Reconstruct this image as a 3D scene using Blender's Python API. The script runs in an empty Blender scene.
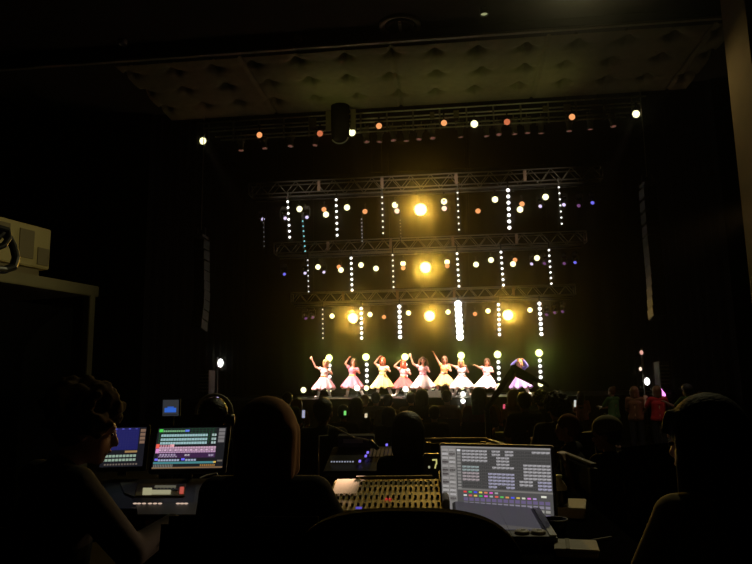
import bpy, bmesh, math, random
from mathutils import Vector, Matrix
random.seed(7)
C = bpy.context.scene.collection
V = Vector
PI = math.pi
R = math.radians

# ------------------------------------------------------------------ camera
F = 660.0
CAM = V((0.67, 0.0, 1.22))
CM = (Matrix.Rotation(R(6.2), 3, 'Z') @ Matrix.Rotation(R(90 + 8.9), 3, 'X') @ Matrix.Rotation(R(-0.93), 3, 'Z'))
cd = bpy.data.cameras.new('camera')
cd.sensor_width = 36.0
cd.lens = F * 36.0 / 752.0
cd.clip_start = 0.05
cd.clip_end = 200
co = bpy.data.objects.new('camera', cd)
C.objects.link(co)
co.matrix_world = Matrix.Translation(CAM) @ CM.to_4x4()
bpy.context.scene.camera = co

def at(px, py, Y):
    """the point at distance Y that shows at a place of the photograph"""
    d = CM @ V(((px - 376) / F, -(py - 282) / F, -1))
    return CAM + d * ((Y - CAM.y) / d.y)

def floor_z(Y):
    return 0.0 if Y < 4 else -0.03 * (min(Y, 20.5) - 4)

# ------------------------------------------------------------------ materials
MATS = {}
def mat(name, col, rough=0.6, metal=0.0, spec=0.3, noise=None, emit=None, es=1.0, bump=None):
    if name in MATS:
        return MATS[name]
    m = bpy.data.materials.new(name)
    m.use_nodes = True
    nt = m.node_tree
    b = nt.nodes['Principled BSDF']
    b.inputs['Base Color'].default_value = (*col, 1)
    b.inputs['Roughness'].default_value = rough
    b.inputs['Metallic'].default_value = metal
    b.inputs['Specular IOR Level'].default_value = spec
    if noise:
        sc, amt = noise
        tc = nt.nodes.new('ShaderNodeTexCoord')
        nz = nt.nodes.new('ShaderNodeTexNoise')
        nz.inputs['Scale'].default_value = sc
        nz.inputs['Detail'].default_value = 4
        rp = nt.nodes.new('ShaderNodeValToRGB')
        rp.color_ramp.elements[0].color = (*[c * (1 - amt) for c in col], 1)
        rp.color_ramp.elements[1].color = (*[min(1, c * (1 + amt)) for c in col], 1)
        nt.links.new(tc.outputs['Object'], nz.inputs['Vector'])
        nt.links.new(nz.outputs['Fac'], rp.inputs['Fac'])
        nt.links.new(rp.outputs['Color'], b.inputs['Base Color'])
        if bump:
            bp = nt.nodes.new('ShaderNodeBump')
            bp.inputs['Strength'].default_value = bump
            bp.inputs['Distance'].default_value = 0.02
            nt.links.new(nz.outputs['Fac'], bp.inputs['Height'])
            nt.links.new(bp.outputs['Normal'], b.inputs['Normal'])
    if emit:
        b.inputs['Emission Color'].default_value = (*emit, 1)
        b.inputs['Emission Strength'].default_value = es
        m.cycles.emission_sampling = 'NONE'
    MATS[name] = m
    return m

def glow(name, col, s):
    return mat(name, (0.02, 0.02, 0.02), 0.5, emit=col, es=s)

M_black = mat('black cloth', (0.006, 0.006, 0.006), 0.9, spec=0.05, noise=(9, 0.4))
M_wallb = mat('black paint', (0.006, 0.006, 0.0055), 0.9, spec=0.05, noise=(3, 0.3))
M_drop = mat('dark backdrop cloth', (0.016, 0.017, 0.010), 0.9, spec=0.05, noise=(2, 0.3))
M_steel = mat('dull aluminium', (0.34, 0.33, 0.30), 0.45, 0.7, noise=(20, 0.2))
M_warmsteel = mat('painted warm rim reflection', (0.27, 0.19, 0.15), 0.5, 0.3, noise=(15, 0.2))
M_dark = mat('black lacquered metal', (0.012, 0.012, 0.012), 0.45, 0.0, 0.4, noise=(30, 0.3))
M_pad = mat('padded olive fabric', (0.16, 0.15, 0.07), 0.75, spec=0.2, noise=(6, 0.25), bump=0.3)
M_ceil = mat('dark ceiling', (0.035, 0.034, 0.022), 0.8, spec=0.1, noise=(2, 0.3))
M_trim = mat('ceiling edge trim', (0.25, 0.23, 0.14), 0.6, noise=(5, 0.2))
M_floor = mat('dark carpet', (0.012, 0.011, 0.010), 0.95, spec=0.05, noise=(40, 0.4))
M_stage = mat('black stage boards', (0.03, 0.028, 0.025), 0.5, spec=0.3, noise=(6, 0.3))
M_pier = mat('olive plaster', (0.20, 0.165, 0.085), 0.85, noise=(3, 0.15))
M_beige = mat('beige enamel', (0.52, 0.44, 0.20), 0.5, noise=(20, 0.08))
M_beiged = mat('brown beige enamel', (0.24, 0.20, 0.11), 0.6, noise=(20, 0.1))
M_rack = mat('olive painted steel', (0.26, 0.23, 0.12), 0.55, 0.1, noise=(14, 0.15))
M_gray = mat('gray plastic', (0.10, 0.10, 0.105), 0.5, noise=(30, 0.15))
M_lgray = mat('light gray plastic', (0.45, 0.44, 0.42), 0.5, noise=(30, 0.1))
M_paper = mat('white paper', (0.75, 0.70, 0.62), 0.85, noise=(8, 0.06))
M_card = mat('pale cardboard', (0.66, 0.56, 0.44), 0.85, noise=(12, 0.12))
M_skin = mat('skin', (0.60, 0.36, 0.26), 0.5, spec=0.3, noise=(25, 0.06))
M_hair = mat('black brown hair', (0.018, 0.012, 0.008), 0.45, spec=0.5, noise=(70, 0.5), bump=0.4)
M_hairb = mat('brown hair', (0.16, 0.07, 0.03), 0.5, spec=0.4, noise=(70, 0.4))
M_hairr = mat('red orange hair', (0.55, 0.10, 0.03), 0.5, spec=0.3, noise=(70, 0.3))
M_hairy = mat('blond hair', (0.70, 0.42, 0.16), 0.5, spec=0.3, noise=(70, 0.3))
M_glassdark = mat('dark bottle', (0.02, 0.018, 0.015), 0.1, spec=0.6, noise=(5, 0.2))
M_eye = mat('dark eye', (0.02, 0.015, 0.012), 0.2, spec=0.6, noise=(30, 0.1))
M_lip = mat('lips', (0.5, 0.16, 0.13), 0.5, noise=(30, 0.1))
def cloth(name, col):
    return mat(name, col, 0.85, spec=0.1, noise=(30, 0.15))

# ------------------------------------------------------------------ mesh builder
class MB:
    def __init__(s):
        s.bm = bmesh.new(); s.mi = 0
    def _tag(s, before):
        for f in s.bm.faces:
            if f.index < 0 or f.index >= before:
                pass
    def _fin(s, vs):
        fs = set()
        for v in vs:
            for f in v.link_faces: fs.add(f)
        for f in fs:
            f.material_index = s.mi
        return s
    def box(s, c, size, rot=None):
        m = Matrix.Translation(V(c)) @ (rot.to_4x4() if rot else Matrix()) @ Matrix.Diagonal((*size, 1))
        r = bmesh.ops.create_cube(s.bm, size=1, matrix=m)
        return s._fin(r['verts'])
    def cyl(s, p0, p1, r0, r1=None, n=12, cap=True):
        p0 = V(p0); p1 = V(p1); d = p1 - p0
        if d.length < 1e-6: return s
        q = V((0, 0, 1)).rotation_difference(d.normalized()).to_matrix().to_4x4()
        m = Matrix.Translation((p0 + p1) / 2) @ q
        r = bmesh.ops.create_cone(s.bm, cap_ends=cap, segments=n, radius1=r0, radius2=r0 if r1 is None else r1, depth=d.length, matrix=m)
        return s._fin(r['verts'])
    def ball(s, c, r, sc=(1, 1, 1), n=12, rot=None):
        m = Matrix.Translation(V(c)) @ (rot.to_4x4() if rot else Matrix()) @ Matrix.Diagonal((*[r * k for k in sc], 1))
        nv = max(6, n * 2 // 3); bm = s.bm
        top = bm.verts.new(m @ V((0, 0, 1))); bot = bm.verts.new(m @ V((0, 0, -1))); rings = []
        for i in range(1, nv):
            a = PI * i / nv
            rings.append([bm.verts.new(m @ V((math.sin(a) * math.cos(2 * PI * k / n), math.sin(a) * math.sin(2 * PI * k / n), math.cos(a)))) for k in range(n)])
        for k in range(n):
            k2 = (k + 1) % n
            bm.faces.new((top, rings[0][k], rings[0][k2])).material_index = s.mi
            bm.faces.new((bot, rings[-1][k2], rings[-1][k])).material_index = s.mi
            for i in range(len(rings) - 1):
                bm.faces.new((rings[i][k], rings[i + 1][k], rings[i + 1][k2], rings[i][k2])).material_index = s.mi
        return s
    def cap(s, p0, p1, r0, r1=None):
        r1 = r0 if r1 is None else r1
        s.cyl(p0, p1, r0, r1, 14); s.ball(p0, r0, n=14); s.ball(p1, r1, n=14)
        return s
    def tube(s, pts, r, n=8):
        pts = [V(p) for p in pts]
        rings = []
        for i, p in enumerate(pts):
            a = pts[max(0, i - 1)]; b = pts[min(len(pts) - 1, i + 1)]
            q = V((0, 0, 1)).rotation_difference((b - a).normalized())
            rings.append([s.bm.verts.new(p + q @ V((r * math.cos(2 * PI * k / n), r * math.sin(2 * PI * k / n), 0))) for k in range(n)])
        for i in range(len(rings) - 1):
            a, b = rings[i], rings[i + 1]
            best = min(range(n), key=lambda o: sum((a[k].co - b[(k + o) % n].co).length for k in range(n)))
            for k in range(n):
                f = s.bm.faces.new((a[k], a[(k + 1) % n], b[(k + 1 + best) % n], b[(k + best) % n])); f.material_index = s.mi
        for r_ in (rings[0], rings[-1]):
            f = s.bm.faces.new(r_); f.material_index = s.mi
        return s
    def lathe(s, prof, n=24, c=(0, 0, 0), wave=None):
        c = V(c); rings = []
        for (r, z) in prof:
            ring = []
            for k in range(n):
                a = 2 * PI * k / n
                rr = r * (1 + (wave(a, z) if wave else 0))
                ring.append(s.bm.verts.new(c + V((rr * math.cos(a), rr * math.sin(a), z))))
            rings.append(ring)
        for i in range(len(rings) - 1):
            for k in range(n):
                f = s.bm.faces.new((rings[i][k], rings[i][(k + 1) % n], rings[i + 1][(k + 1) % n], rings[i + 1][k])); f.material_index = s.mi
        return s
    def quad(s, *ps):
        f = s.bm.faces.new([s.bm.verts.new(V(p)) for p in ps]); f.material_index = s.mi
        return s
    def mesh(s, name, mats, smooth=False, bevel=0):
        if bevel:
            bmesh.ops.bevel(s.bm, geom=[e for e in s.bm.edges], offset=bevel, segments=2, affect='EDGES')
        bmesh.ops.recalc_face_normals(s.bm, faces=s.bm.faces)
        me = bpy.data.meshes.new(name)
        s.bm.to_mesh(me); s.bm.free()
        for m in (mats if isinstance(mats, (list, tuple)) else [mats]):
            me.materials.append(m)
        if smooth:
            me.polygons.foreach_set('use_smooth', [True] * len(me.polygons))
        return me
    def build(s, name, mats, parent=None, smooth=False, bevel=0):
        o = bpy.data.objects.new(name, s.mesh(name, mats, smooth, bevel))
        C.objects.link(o)
        if parent: o.parent = parent
        return o

def thing(name, label, cat, loc=(0, 0, 0), rot=(0, 0, 0), group=None):
    o = bpy.data.objects.new(name, None)
    C.objects.link(o)
    o.empty_display_size = 0.1
    o.location = loc; o.rotation_euler = rot
    o['label'] = label; o['category'] = cat
    if group: o['group'] = group
    return o
def tag(o, label, cat, group=None):
    o['label'] = label; o['category'] = cat
    if group: o['group'] = group
    return o
def struct(o):
    o['kind'] = 'structure'
    return o
KIDS = {}
def copy_tree(o, label=None, loc=None, rot=None, group=None):
    def rec(a, par):
        c = a.copy(); C.objects.link(c)
        if par: c.parent = par
        for ch in list(a.children): rec(ch, c)
        return c
    r = rec(o, None)
    if label: r['label'] = label
    if group: r['group'] = group
    if loc is not None: r.location = loc
    if rot is not None: r.rotation_euler = rot
    return r

def light(kind, name, loc, power, col, target=None, size=0.1, angle=60, blend=0.5):
    l = bpy.data.lights.new(name, kind)
    l.energy = power; l.color = col
    if kind in ('POINT', 'SPOT'): l.shadow_soft_size = size
    if kind == 'AREA': l.size = size
    if kind == 'SPOT':
        l.spot_size = R(angle); l.spot_blend = blend
    o = bpy.data.objects.new(name, l)
    C.objects.link(o)
    o.location = loc
    if target is not None:
        o.rotation_euler = (V(target) - V(loc)).to_track_quat('-Z', 'Y').to_euler()
    return o

NTH = ['first', 'second', 'third', 'fourth', 'fifth', 'sixth', 'seventh', 'eighth', 'ninth', 'tenth', 'eleventh', 'twelfth', 'thirteenth', 'fourteenth', 'fifteenth', 'sixteenth']
def nth_left(i, n):
    if i == 0: return 'leftmost'
    if i == n - 1: return 'rightmost'
    return NTH[i] + ' from the left'

# ------------------------------------------------------------------ setting
STAGE_Z = 0.82
SF = 20.5                     # stage front
m = MB()
ys = [-2, 4, 20.5, 33]
for i in range(3):
    z0, z1 = [floor_z(y) for y in (ys[i], ys[i + 1])]
    m.quad((-13, ys[i], z0), (13, ys[i], z0), (13, ys[i + 1], z1), (-13, ys[i + 1], z1))
struct(m.build('floor', M_floor))
m = MB(); m.box((0, (SF + 31.2) / 2, (STAGE_Z - 0.5) / 2), (16, 31.2 - SF, STAGE_Z + 0.5))
m.box((0, SF - 0.02, STAGE_Z - 0.04), (16, 0.06, 0.07))
struct(m.build('stage', M_stage))

# backdrop with folds
m = MB(); n = 200
vs = []
for i in range(n + 1):
    x = -10 + 20 * i / n
    y = 30.6 + 0.025 * math.sin(x * 5) + 0.006 * math.sin(x * 13)
    vs.append((m.bm.verts.new((x, y, STAGE_Z)), m.bm.verts.new((x, y, 11.4))))
for i in range(n):
    m.bm.faces.new((vs[i][0], vs[i + 1][0], vs[i + 1][1], vs[i][1]))
struct(m.build('wall_back', M_drop, smooth=True))
for side, sx in (('left', -1), ('right', 1)):
    m = MB(); n = 90; vs = []
    for i in range(n + 1):
        y = 19.3 + 11.6 * i / n
        x = sx * 8.95 + 0.10 * math.sin(y * 8)
        vs.append((m.bm.verts.new((x, y, STAGE_Z)), m.bm.verts.new((x, y, 11.4))))
    for i in range(n):
        m.bm.faces.new((vs[i][0], vs[i + 1][0], vs[i + 1][1], vs[i][1]))
    struct(m.build('wall_stage_' + side, M_black, smooth=True))
    m = MB(); m.box((sx * 12.2, 15.5, 5.6), (0.3, 37, 12.4)); struct(m.build('wall_' + side, M_wallb))
    m = MB(); m.box((sx * 10.15, 18.9, 5.5), (3.6, 0.4, 12.0)); struct(m.build('wall_front_' + side, M_wallb))
m = MB(); m.box((0, -2.1, 5.6), (25, 0.3, 12.4)); struct(m.build('wall_rear', M_wallb))
# proscenium pier on the right
m = MB(); m.box((7.02, 12.65, 4.6), (1.2, 1.1, 10.4)); m.box((7.00, 12.07, 4.6), (1.28, 0.08, 10.4))
struct(m.build('trim_1', M_pier, bevel=0.02))

# ceilings: house ceiling, step, tufted soffit, stage roof
SOF = 9.4
def at_z(px, py, z):
    d = CM @ V(((px - 376) / F, -(py - 282) / F, -1)); return CAM + d * ((z - CAM.z) / d.z)
FY = at_z(376, 45, SOF).y; BY = min(18.6, at_z(376, 108, SOF).y)
struct(MB().box((0, (FY - 2.2) / 2, SOF + 0.47), (25, FY + 2.2, 0.3)).build('ceiling', M_ceil))
struct(MB().box((0, FY + .02, SOF + 0.20), (25, 0.08, 0.36)).build('trim_2', M_ceil))
struct(MB().box((0, FY - .04, SOF + 0.04), (25, 0.10, 0.05)).build('trim_3', M_trim))
struct(MB().box((0, 25.2, 11.6), (25, 12.8, 0.2)).build('ceiling_stage', M_wallb))
struct(MB().box((0, 18.75, 11.1), (25, 0.1, 1.0)).build('wall_header', M_wallb))
# tufted padding: quilted grid with deep buttons, every second row offset
m = MB()
nx, ny = 340, 64
x0, x1, y0, y1 = -7.6, 7.6, FY + .15, BY
tx, ty = 1.15, (BY - FY) / 3.3
tufts = []
for r_ in range(3):
    for q in range(-8, 9):
        tufts.append((q * tx + .08 * math.sin(q * 5 + r_ * 3) + .55, y0 + 0.5 + r_ * ty + .06 * math.sin(q * 7 + r_)))
grid = []
for j in range(ny + 1):
    row = []
    for i in range(nx + 1):
        x = x0 + (x1 - x0) * i / nx; y = y0 + (y1 - y0) * j / ny
        d = 9
        for (a, b) in tufts:
            dd = math.hypot(x - a, y - b)
            if dd < d: d = dd; ta = math.atan2(y - b, x - a)
        z = 0.26 * math.exp(-(d / 0.13) ** 2) + 0.05 * math.exp(-(d / 0.30) ** 2) * (1 + 0.9 * math.cos(4 * ta))
        z += 0.003 * math.sin(x * 17 + 3 * math.sin(y * 5)) * math.exp(-(d / 0.6) ** 2)
        sx = ((x + 1.9 * 10 + 0.55) % 3.8)
        if sx < 0.06: z += 0.05
        row.append(m.bm.verts.new((x, y, SOF + z)))
    grid.append(row)
for j in range(ny):
    for i in range(nx):
        m.bm.faces.new((grid[j][i], grid[j][i + 1], grid[j + 1][i + 1], grid[j + 1][i]))
struct(m.build('ceiling_padding', M_pad, smooth=True))
struct(MB().box((0, (FY + 18.8) / 2, SOF + 0.42), (25, 18.8 - FY, 0.2)).build('ceiling_soffit', M_ceil))

# round ring in the ceiling
ceil_z = SOF + 0.32
d = CM @ V(((400 - 376) / F, -(25 - 282) / F, -1)); p = CAM + d * ((ceil_z - CAM.z) / d.z)
t = thing('ceiling_medallion', 'round ringed medallion set in the dark ceiling above the padded border', 'medallion', p)
m = MB(); m.lathe([(0.50, 0), (0.50, -0.05), (0.44, -0.07), (0.38, -0.04), (0.37, 0)], 40); m.build('outer_ring', M_trim, t, True)
m = MB(); m.lathe([(0.33, 0), (0.33, -0.06), (0.29, -0.08), (0.26, -0.05), (0.25, 0)], 40); m.build('inner_ring', M_ceil, t, True)
m = MB(); m.box((0, -0.02, -0.04), (0.07, 0.34, 0.08)); m.build('centre_bar', M_trim, t, bevel=0.01)
# small cans in the ceiling
for i, (px, py, lb) in enumerate([(484, 10, 'small bright ceiling can right of the ringed medallion'), (298, 36, 'small dark ceiling can with a pale glint left of the medallion'), (123, 40, 'small dark ceiling can near the left end of the ceiling')]):
    d = CM @ V(((px - 376) / F, -(py - 282) / F, -1)); p = CAM + d * ((ceil_z - CAM.z) / d.z)
    t = thing('ceiling_can', lb, 'ceiling light', p, group='small cans in the house ceiling')
    MB().lathe([(0.10, 0), (0.10, -0.12), (0.085, -0.12), (0.08, -0.02)], 20).build('housing', M_lgray, t, True)
    MB().cyl((0, 0, -0.09), (0, 0, -0.085), 0.08, n=16).build('lens', glow('dim can glass', (0.8, 0.85, 0.4), 0.35 if i == 0 else 0.12) if i == 0 else M_gray, t)

# ------------------------------------------------------------------ lamps (prototypes, aimed along local -Y, hanging point at +Z)
W_PALE = glow('pale yellow lamp glass', (1.0, 0.96, 0.50), 2.0)
W_ORNG = glow('orange lamp glass', (1.0, 0.40, 0.14), 1.0)
W_DORN = glow('deep orange lamp glass', (0.75, 0.20, 0.08), 0.8)
W_PINK = glow('pinkish lamp glass', (1.0, 0.72, 0.55), 1.3)
W_AMB = glow('amber blinder glass', (1.0, 0.74, 0.27), 2.7)
W_LIL = glow('lilac lamp glass', (0.80, 0.66, 1.0), 1.1)
W_BLUE = glow('blue lamp glass', (0.20, 0.18, 0.95), 0.9)
W_PURP = glow('purple lamp glass', (0.55, 0.20, 0.62), 0.28)
W_WHT = glow('white lamp glass', (1.0, 0.98, 0.92), 2.2)
W_YG = glow('yellow green lamp glass', (0.95, 1.0, 0.42), 2.4)
W_REFL = glow('painted pink reflection glass', (0.75, 0.28, 0.2), 0.18)  # pink reflection on the unlit lenses, painted in as a faint glow
LAMP = {}
def lamp_proto(key, r, wm, long=2.0):
    t = thing('stage_lamp', 'x', 'stage lamp')
    m = MB()
    prof = [(r * 0.55, r * long), (r * 0.7, r * long * 0.8), (r * 1.0, r * 0.35), (r * 1.12, 0.0), (r * 1.12, -0.02), (r * 1.02, -0.02), (r * 1.0, 0.02)]
    rot = Matrix.Rotation(R(-90), 3, 'X')          # lathe z -> +y
    m.lathe(prof, 18)
    m.cyl((0, 0, r * long), (0, 0, r * long * 1.02), r * 0.55, n=18)
    bmesh.ops.rotate(m.bm, verts=m.bm.verts, matrix=rot, cent=(0, 0, 0))
    m.build('housing', M_dark, t, True)
    m = MB(); m.ball((0, 0.0, 0), r, (1, 0.22, 1), 18); m.build('lens', wm, t, True)
    m = MB()
    yk = [(-r * 1.25, r * 0.5, 0), (-r * 1.25, r * 0.5, r * 1.4), (r * 1.25, r * 0.5, r * 1.4), (r * 1.25, r * 0.5, 0)]
    for a, b in zip(yk, yk[1:]): m.cyl(a, b, 0.012, n=6)
    m.build('yoke', M_dark, t)
    m = MB(); m.cyl((0, r * 0.5, r * 1.4), (0, r * 0.5, r * 1.4 + 0.16), 0.016, n=8); m.box((0, r * 0.5, r * 1.4 + 0.15), (0.06, 0.08, 0.06)); m.build('clamp', M_dark, t)
    LAMP[key] = t
    return t
def put_lamp(key, proto_args, label, p, tilt=0, pan=0, group=None):
    if key not in LAMP:
        t = lamp_proto(key, *proto_args)
    else:
        t = copy_tree(LAMP[key])
    t['label'] = label
    if group: t['group'] = group
    t.location = p
    t.rotation_euler = (R(tilt), 0, R(pan))
    return t
PAR = {'pale': (0.105, W_PALE), 'orange': (0.088, W_ORNG), 'deep': (0.09, W_DORN), 'pink': (0.09, W_PINK), 'amber': (0.215, W_AMB, 1.2), 'yg': (0.145, W_YG), 'white': (0.10, W_WHT)}
WORD = {'pale': 'pale yellow lit round lamp', 'orange': 'orange lit round lamp', 'deep': 'deep orange lit round lamp', 'pink': 'pinkish white lit round lamp', 'amber': 'big amber blinder lamp', 'yg': 'yellow green lit round lamp', 'white': 'white lit round lamp'}

# moving heads
def moving_proto(key, wm):
    t = thing('moving_head_lamp', 'x', 'stage lamp')
    MB().box((0, 0, 0.30), (0.22, 0.16, 0.10)).build('base', M_dark, t, bevel=0.01)
    m = MB()
    for s in (-1, 1): m.box((s * 0.14, 0, 0.13), (0.03, 0.07, 0.30))
    m.box((0, 0, 0.25), (0.30, 0.09, 0.03)); m.build('yoke', M_dark, t)
    m = MB(); m.lathe([(0.0, 0.17), (0.08, 0.16), (0.105, 0.05), (0.10, -0.10), (0.085, -0.13)], 16)
    bmesh.ops.rotate(m.bm, verts=m.bm.verts, matrix=Matrix.Rotation(R(-90), 3, 'X'), cent=(0, 0, 0))
    h = m.build('head', M_dark, t, True)
    m = MB(); m.ball((0, -0.13, 0), 0.062, (1, 0.3, 1), 14); m.build('lens', wm, h, True)
    h.rotation_euler = (R(35), 0, R(30))
    LAMP[key] = t
    return t
MOV = {'lilac': W_LIL, 'blue': W_BLUE, 'purple': W_PURP, 'whitehead': W_LIL}

# ------------------------------------------------------------------ trusses
def truss(name, label, xa, xb, Y, z, h, dep, ups, roof, group):
    """box truss: four chords, uprights, diagonal braces on both faces; a batten with cables under it"""
    L = xb - xa
    t = thing('lighting_truss', label, 'truss', (xa, Y, z), group=group)
    for (yy, zz) in ((0, h), (0, 0), (dep, h), (dep, 0)):
        MB().cyl((0, yy, zz), (L, yy, zz), 0.026, n=8).build('chord', M_steel, t, True)
    for yy in (0, dep):
        for x in (0, L):
            MB().cyl((x, yy, 0), (x, yy, h), 0.026, n=8).build('end_post', M_steel, t, True)
    for x in (0, L):
        m = MB(); m.cyl((x, 0, 0), (x, dep, 0), 0.02, n=6); m.cyl((x, 0, h), (x, dep, h), 0.02, n=6); m.build('end_tie', M_steel, t, True)
    for u in ups:
        m = MB(); m.box((u * L, 0.0, h / 2), (0.11, 0.03, h + 0.03)); m.build('joint_plate', M_warmsteel, t, bevel=0.006)
    n = 36; st = L / n
    pr = None
    for yy in (0, dep):
        for k in range(n):
            a, b = (0, h) if k % 2 == 0 else (h, 0)
            MB().cyl((k * st, yy, a), ((k + 1) * st, yy, b), 0.014, n=6).build('brace', M_steel, t, True)
    m = MB()
    for yy, zz in ((0.05, -0.13), (dep - 0.05, -0.16)):
        m.cyl((0.15, yy, zz), (L - 0.15, yy, zz), 0.024, n=8)
    m.build('lamp_batten', M_steel, t, True)
    m = MB()
    for q in range(3):
        m.tube([(L * i / 40, dep / 2 + 0.05 * q - 0.05, -0.10 - 0.03 * q - 0.03 * abs(math.sin(i * 1.3 + q))) for i in range(2, 39)], 0.014, 5)
    m.build('cable_loom', M_gray, t, True)
    for u in (0.08, 0.36, 0.64, 0.92):
        m = MB(); m.cyl((u * L, dep / 2, h), (u * L, dep / 2, roof - z), 0.008, n=5); m.build('hanger_cable', M_dark, t)
    return t

TR = {'top': (22.4, (249, 184), (602, 165.5)), 'middle': (25.4, (274, 244), (586, 230)), 'lowest': (27.9, (291, 293), (575, 284.5))}
WORDS = {'top': 'top truss', 'middle': 'middle truss', 'lowest': 'lowest truss'}
for k, (Y, L, Rr) in TR.items():
    a = at(*L, Y); b = at(*Rr, Y); zt = (a.z + b.z) / 2
    h = 0.42
    ups = {'top': (0.207, 0.39, 0.60, 0.79), 'middle': (0.18, 0.385, 0.585, 0.785), 'lowest': (0.19, 0.385, 0.585, 0.79)}[k]
    truss(k, {'top': 'aluminium box truss hung highest over the stage, the widest looking of three',
              'middle': 'aluminium box truss hung between the highest and the lowest one',
              'lowest': 'aluminium box truss hung lowest, right above the dancers, the brightest lit'}[k], a.x, b.x, Y, zt - h, h, 0.42, ups, 11.5, 'lighting trusses over the stage')

def truss_lamps(k, rows):
    Y = TR[k][0]
    by = {}
    for r_ in rows: by.setdefault(r_[0], []).append(r_)
    for kd, rs in by.items():
        rs.sort(key=lambda q: q[1])
        for i, (kd, px, py) in enumerate(rs):
            p = at(px, py, Y - 0.05)
            where = f'{nth_left(i, len(rs))} under the {WORDS[k]}' if len(rs) > 1 else f'the only one under the {WORDS[k]}'
            if kd in PAR:
                put_lamp(kd, PAR[kd], f'{WORD[kd]}, {where}', p, tilt=8, pan=0, group=f'{kd} lamps under the {WORDS[k]}'.replace('pale', 'pale yellow'))
            else:
                if kd not in LAMP: t = moving_proto(kd, MOV[kd])
                else: t = copy_tree(LAMP[kd])
                t['label'] = f'small moving head glowing {kd}, {where}'
                t['group'] = f'moving heads glowing {kd} under the {WORDS[k]}'
                t.location = p + V((0, 0.42, 0.0)); t.rotation_euler = (0, 0, R(0 if px < 430 else -60))
truss_lamps('top', [('pale', 299.5, 209), ('pale', 347, 207.5), ('pale', 395, 205), ('pale', 444, 201.5), ('pale', 495, 199.5), ('pale', 545.5, 197), ('pale', 326, 214.5), ('pale', 520, 209.5),
    ('orange', 324, 209.5), ('orange', 365, 211.5), ('orange', 478, 211), ('orange', 522, 204), ('pink', 397, 211), ('pink', 444.2, 208.5),
    ('amber', 420.5, 209.5), ('lilac', 259, 215), ('lilac', 281.5, 214), ('lilac', 303.5, 213), ('lilac', 543, 201.5), ('lilac', 567, 200), ('purple', 582, 201), ('blue', 596, 198)])
truss_lamps('middle', [('pale', 318, 267), ('pale', 361, 265), ('pale', 376, 268.5), ('pale', 403, 263.5), ('pale', 447, 262), ('pale', 476, 264.5), ('pale', 491, 260), ('pale', 537, 258), ('pale', 341, 270), ('pale', 513, 264),
    ('orange', 339, 267), ('orange', 403.2, 268), ('orange', 447.2, 266), ('orange', 515, 260), ('amber', 425.5, 267.5),
    ('blue', 281, 271), ('lilac', 302, 270), ('lilac', 321, 269), ('lilac', 534, 260.5), ('purple', 547, 260), ('purple', 567, 260), ('blue', 578, 259)])
truss_lamps('lowest', [('pale', 332, 316), ('pale', 370, 314.5), ('pale', 408.5, 313), ('pale', 448, 312), ('pale', 488, 311), ('pale', 530, 310),
    ('orange', 384, 317), ('orange', 475, 314), ('amber', 353, 318), ('amber', 429.5, 316), ('amber', 508, 315), ('purple', 303, 316), ('purple', 310, 315), ('purple', 549, 312), ('purple', 557, 310), ('purple', 565, 309)])

# ------------------------------------------------------------------ vertical LED strips
def led_mat(lv, cyan=False):
    return glow(f'led point {lv} {cyan}', (0.35, 0.95, 0.95) if cyan else (1.0, 0.97, 0.93), lv)
def led_strip(label, group, px0, py0, px1, py1, Y, n, r, lv, cyan=False, up=0.2, mask=None):
    a = at(px0, py0, Y); b = at(px1, py1, Y)
    t = thing('led_strip', label, 'light strip', (a.x, Y + 0.04, b.z - 0.08), group=group)
    H = a.z - b.z
    MB().box((0, 0.02, H / 2 + 0.08 + up / 2), (0.05, 0.03, H + 0.16 + up)).build('bar', M_dark, t)
    me = None
    for i in range(n):
        if me is None:
            me = MB().ball((0, 0, 0), r, (1, 0.6, 1), 10).mesh('led_lamp', led_mat(lv, cyan), True)
        o = bpy.data.objects.new('led_lamp', me); C.objects.link(o); o.parent = t
        o.location = ((b.x - a.x) * (1 - i / (n - 1)), -0.01, 0.08 + H * i / (n - 1))
    return t
def strips(k, rows):
    Y = TR[k][0] - 0.1 if k != 'lowest' else TR[k][0] - 0.1
    for i, (x0, y0, x1, y1, r, lv, cy) in enumerate(rows):
        w = 'dim cyan' if cy else ('dim' if lv < 1 else ('brightest' if r > 0.085 else ('bright' if lv > 2 else 'small dotted')))
        led_strip(f'{w} vertical light strip, {nth_left(i, len(rows))} under the {WORDS[k]}' if not cy else f'dim cyan vertical light strip under the {WORDS[k]}',
                  f'vertical light strips under the {WORDS[k]}', x0, y0, x1, y1, Y, 7, r * (.72 if r < .12 else .95), lv, cy, 0.25)
strips('top', [(263, 218, 264, 246, 0.028, 0.12, False), (287.5, 201.5, 289.5, 237, 0.062, 2.2, False), (302.5, 221, 305, 251, 0.040, 0.75, True), (336, 199.5, 337, 235, 0.062, 2.4, False), (361.5, 219, 362, 241, 0.032, 0.35, False),
    (382, 197, 383, 233, 0.045, 1.3, False), (400, 220, 401, 240, 0.028, 0.25, False), (457.5, 192.5, 459, 229.5, 0.045, 1.4, False), (508, 190, 509.5, 227.5, 0.085, 2.6, False), (559, 187, 562, 223.5, 0.045, 1.5, False)])
strips('middle', [(307.5, 260, 308.5, 291.5, 0.040, 1.1, False), (351, 258, 352, 290, 0.075, 2.2, False), (392.5, 255, 393.5, 287, 0.05, 1.6, False), (457, 253.5, 459, 286, 0.068, 2.2, False), (501, 252, 503.5, 285, 0.07, 2.2, False), (549, 250, 551.5, 283.5, 0.06, 1.8, False)])
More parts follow.
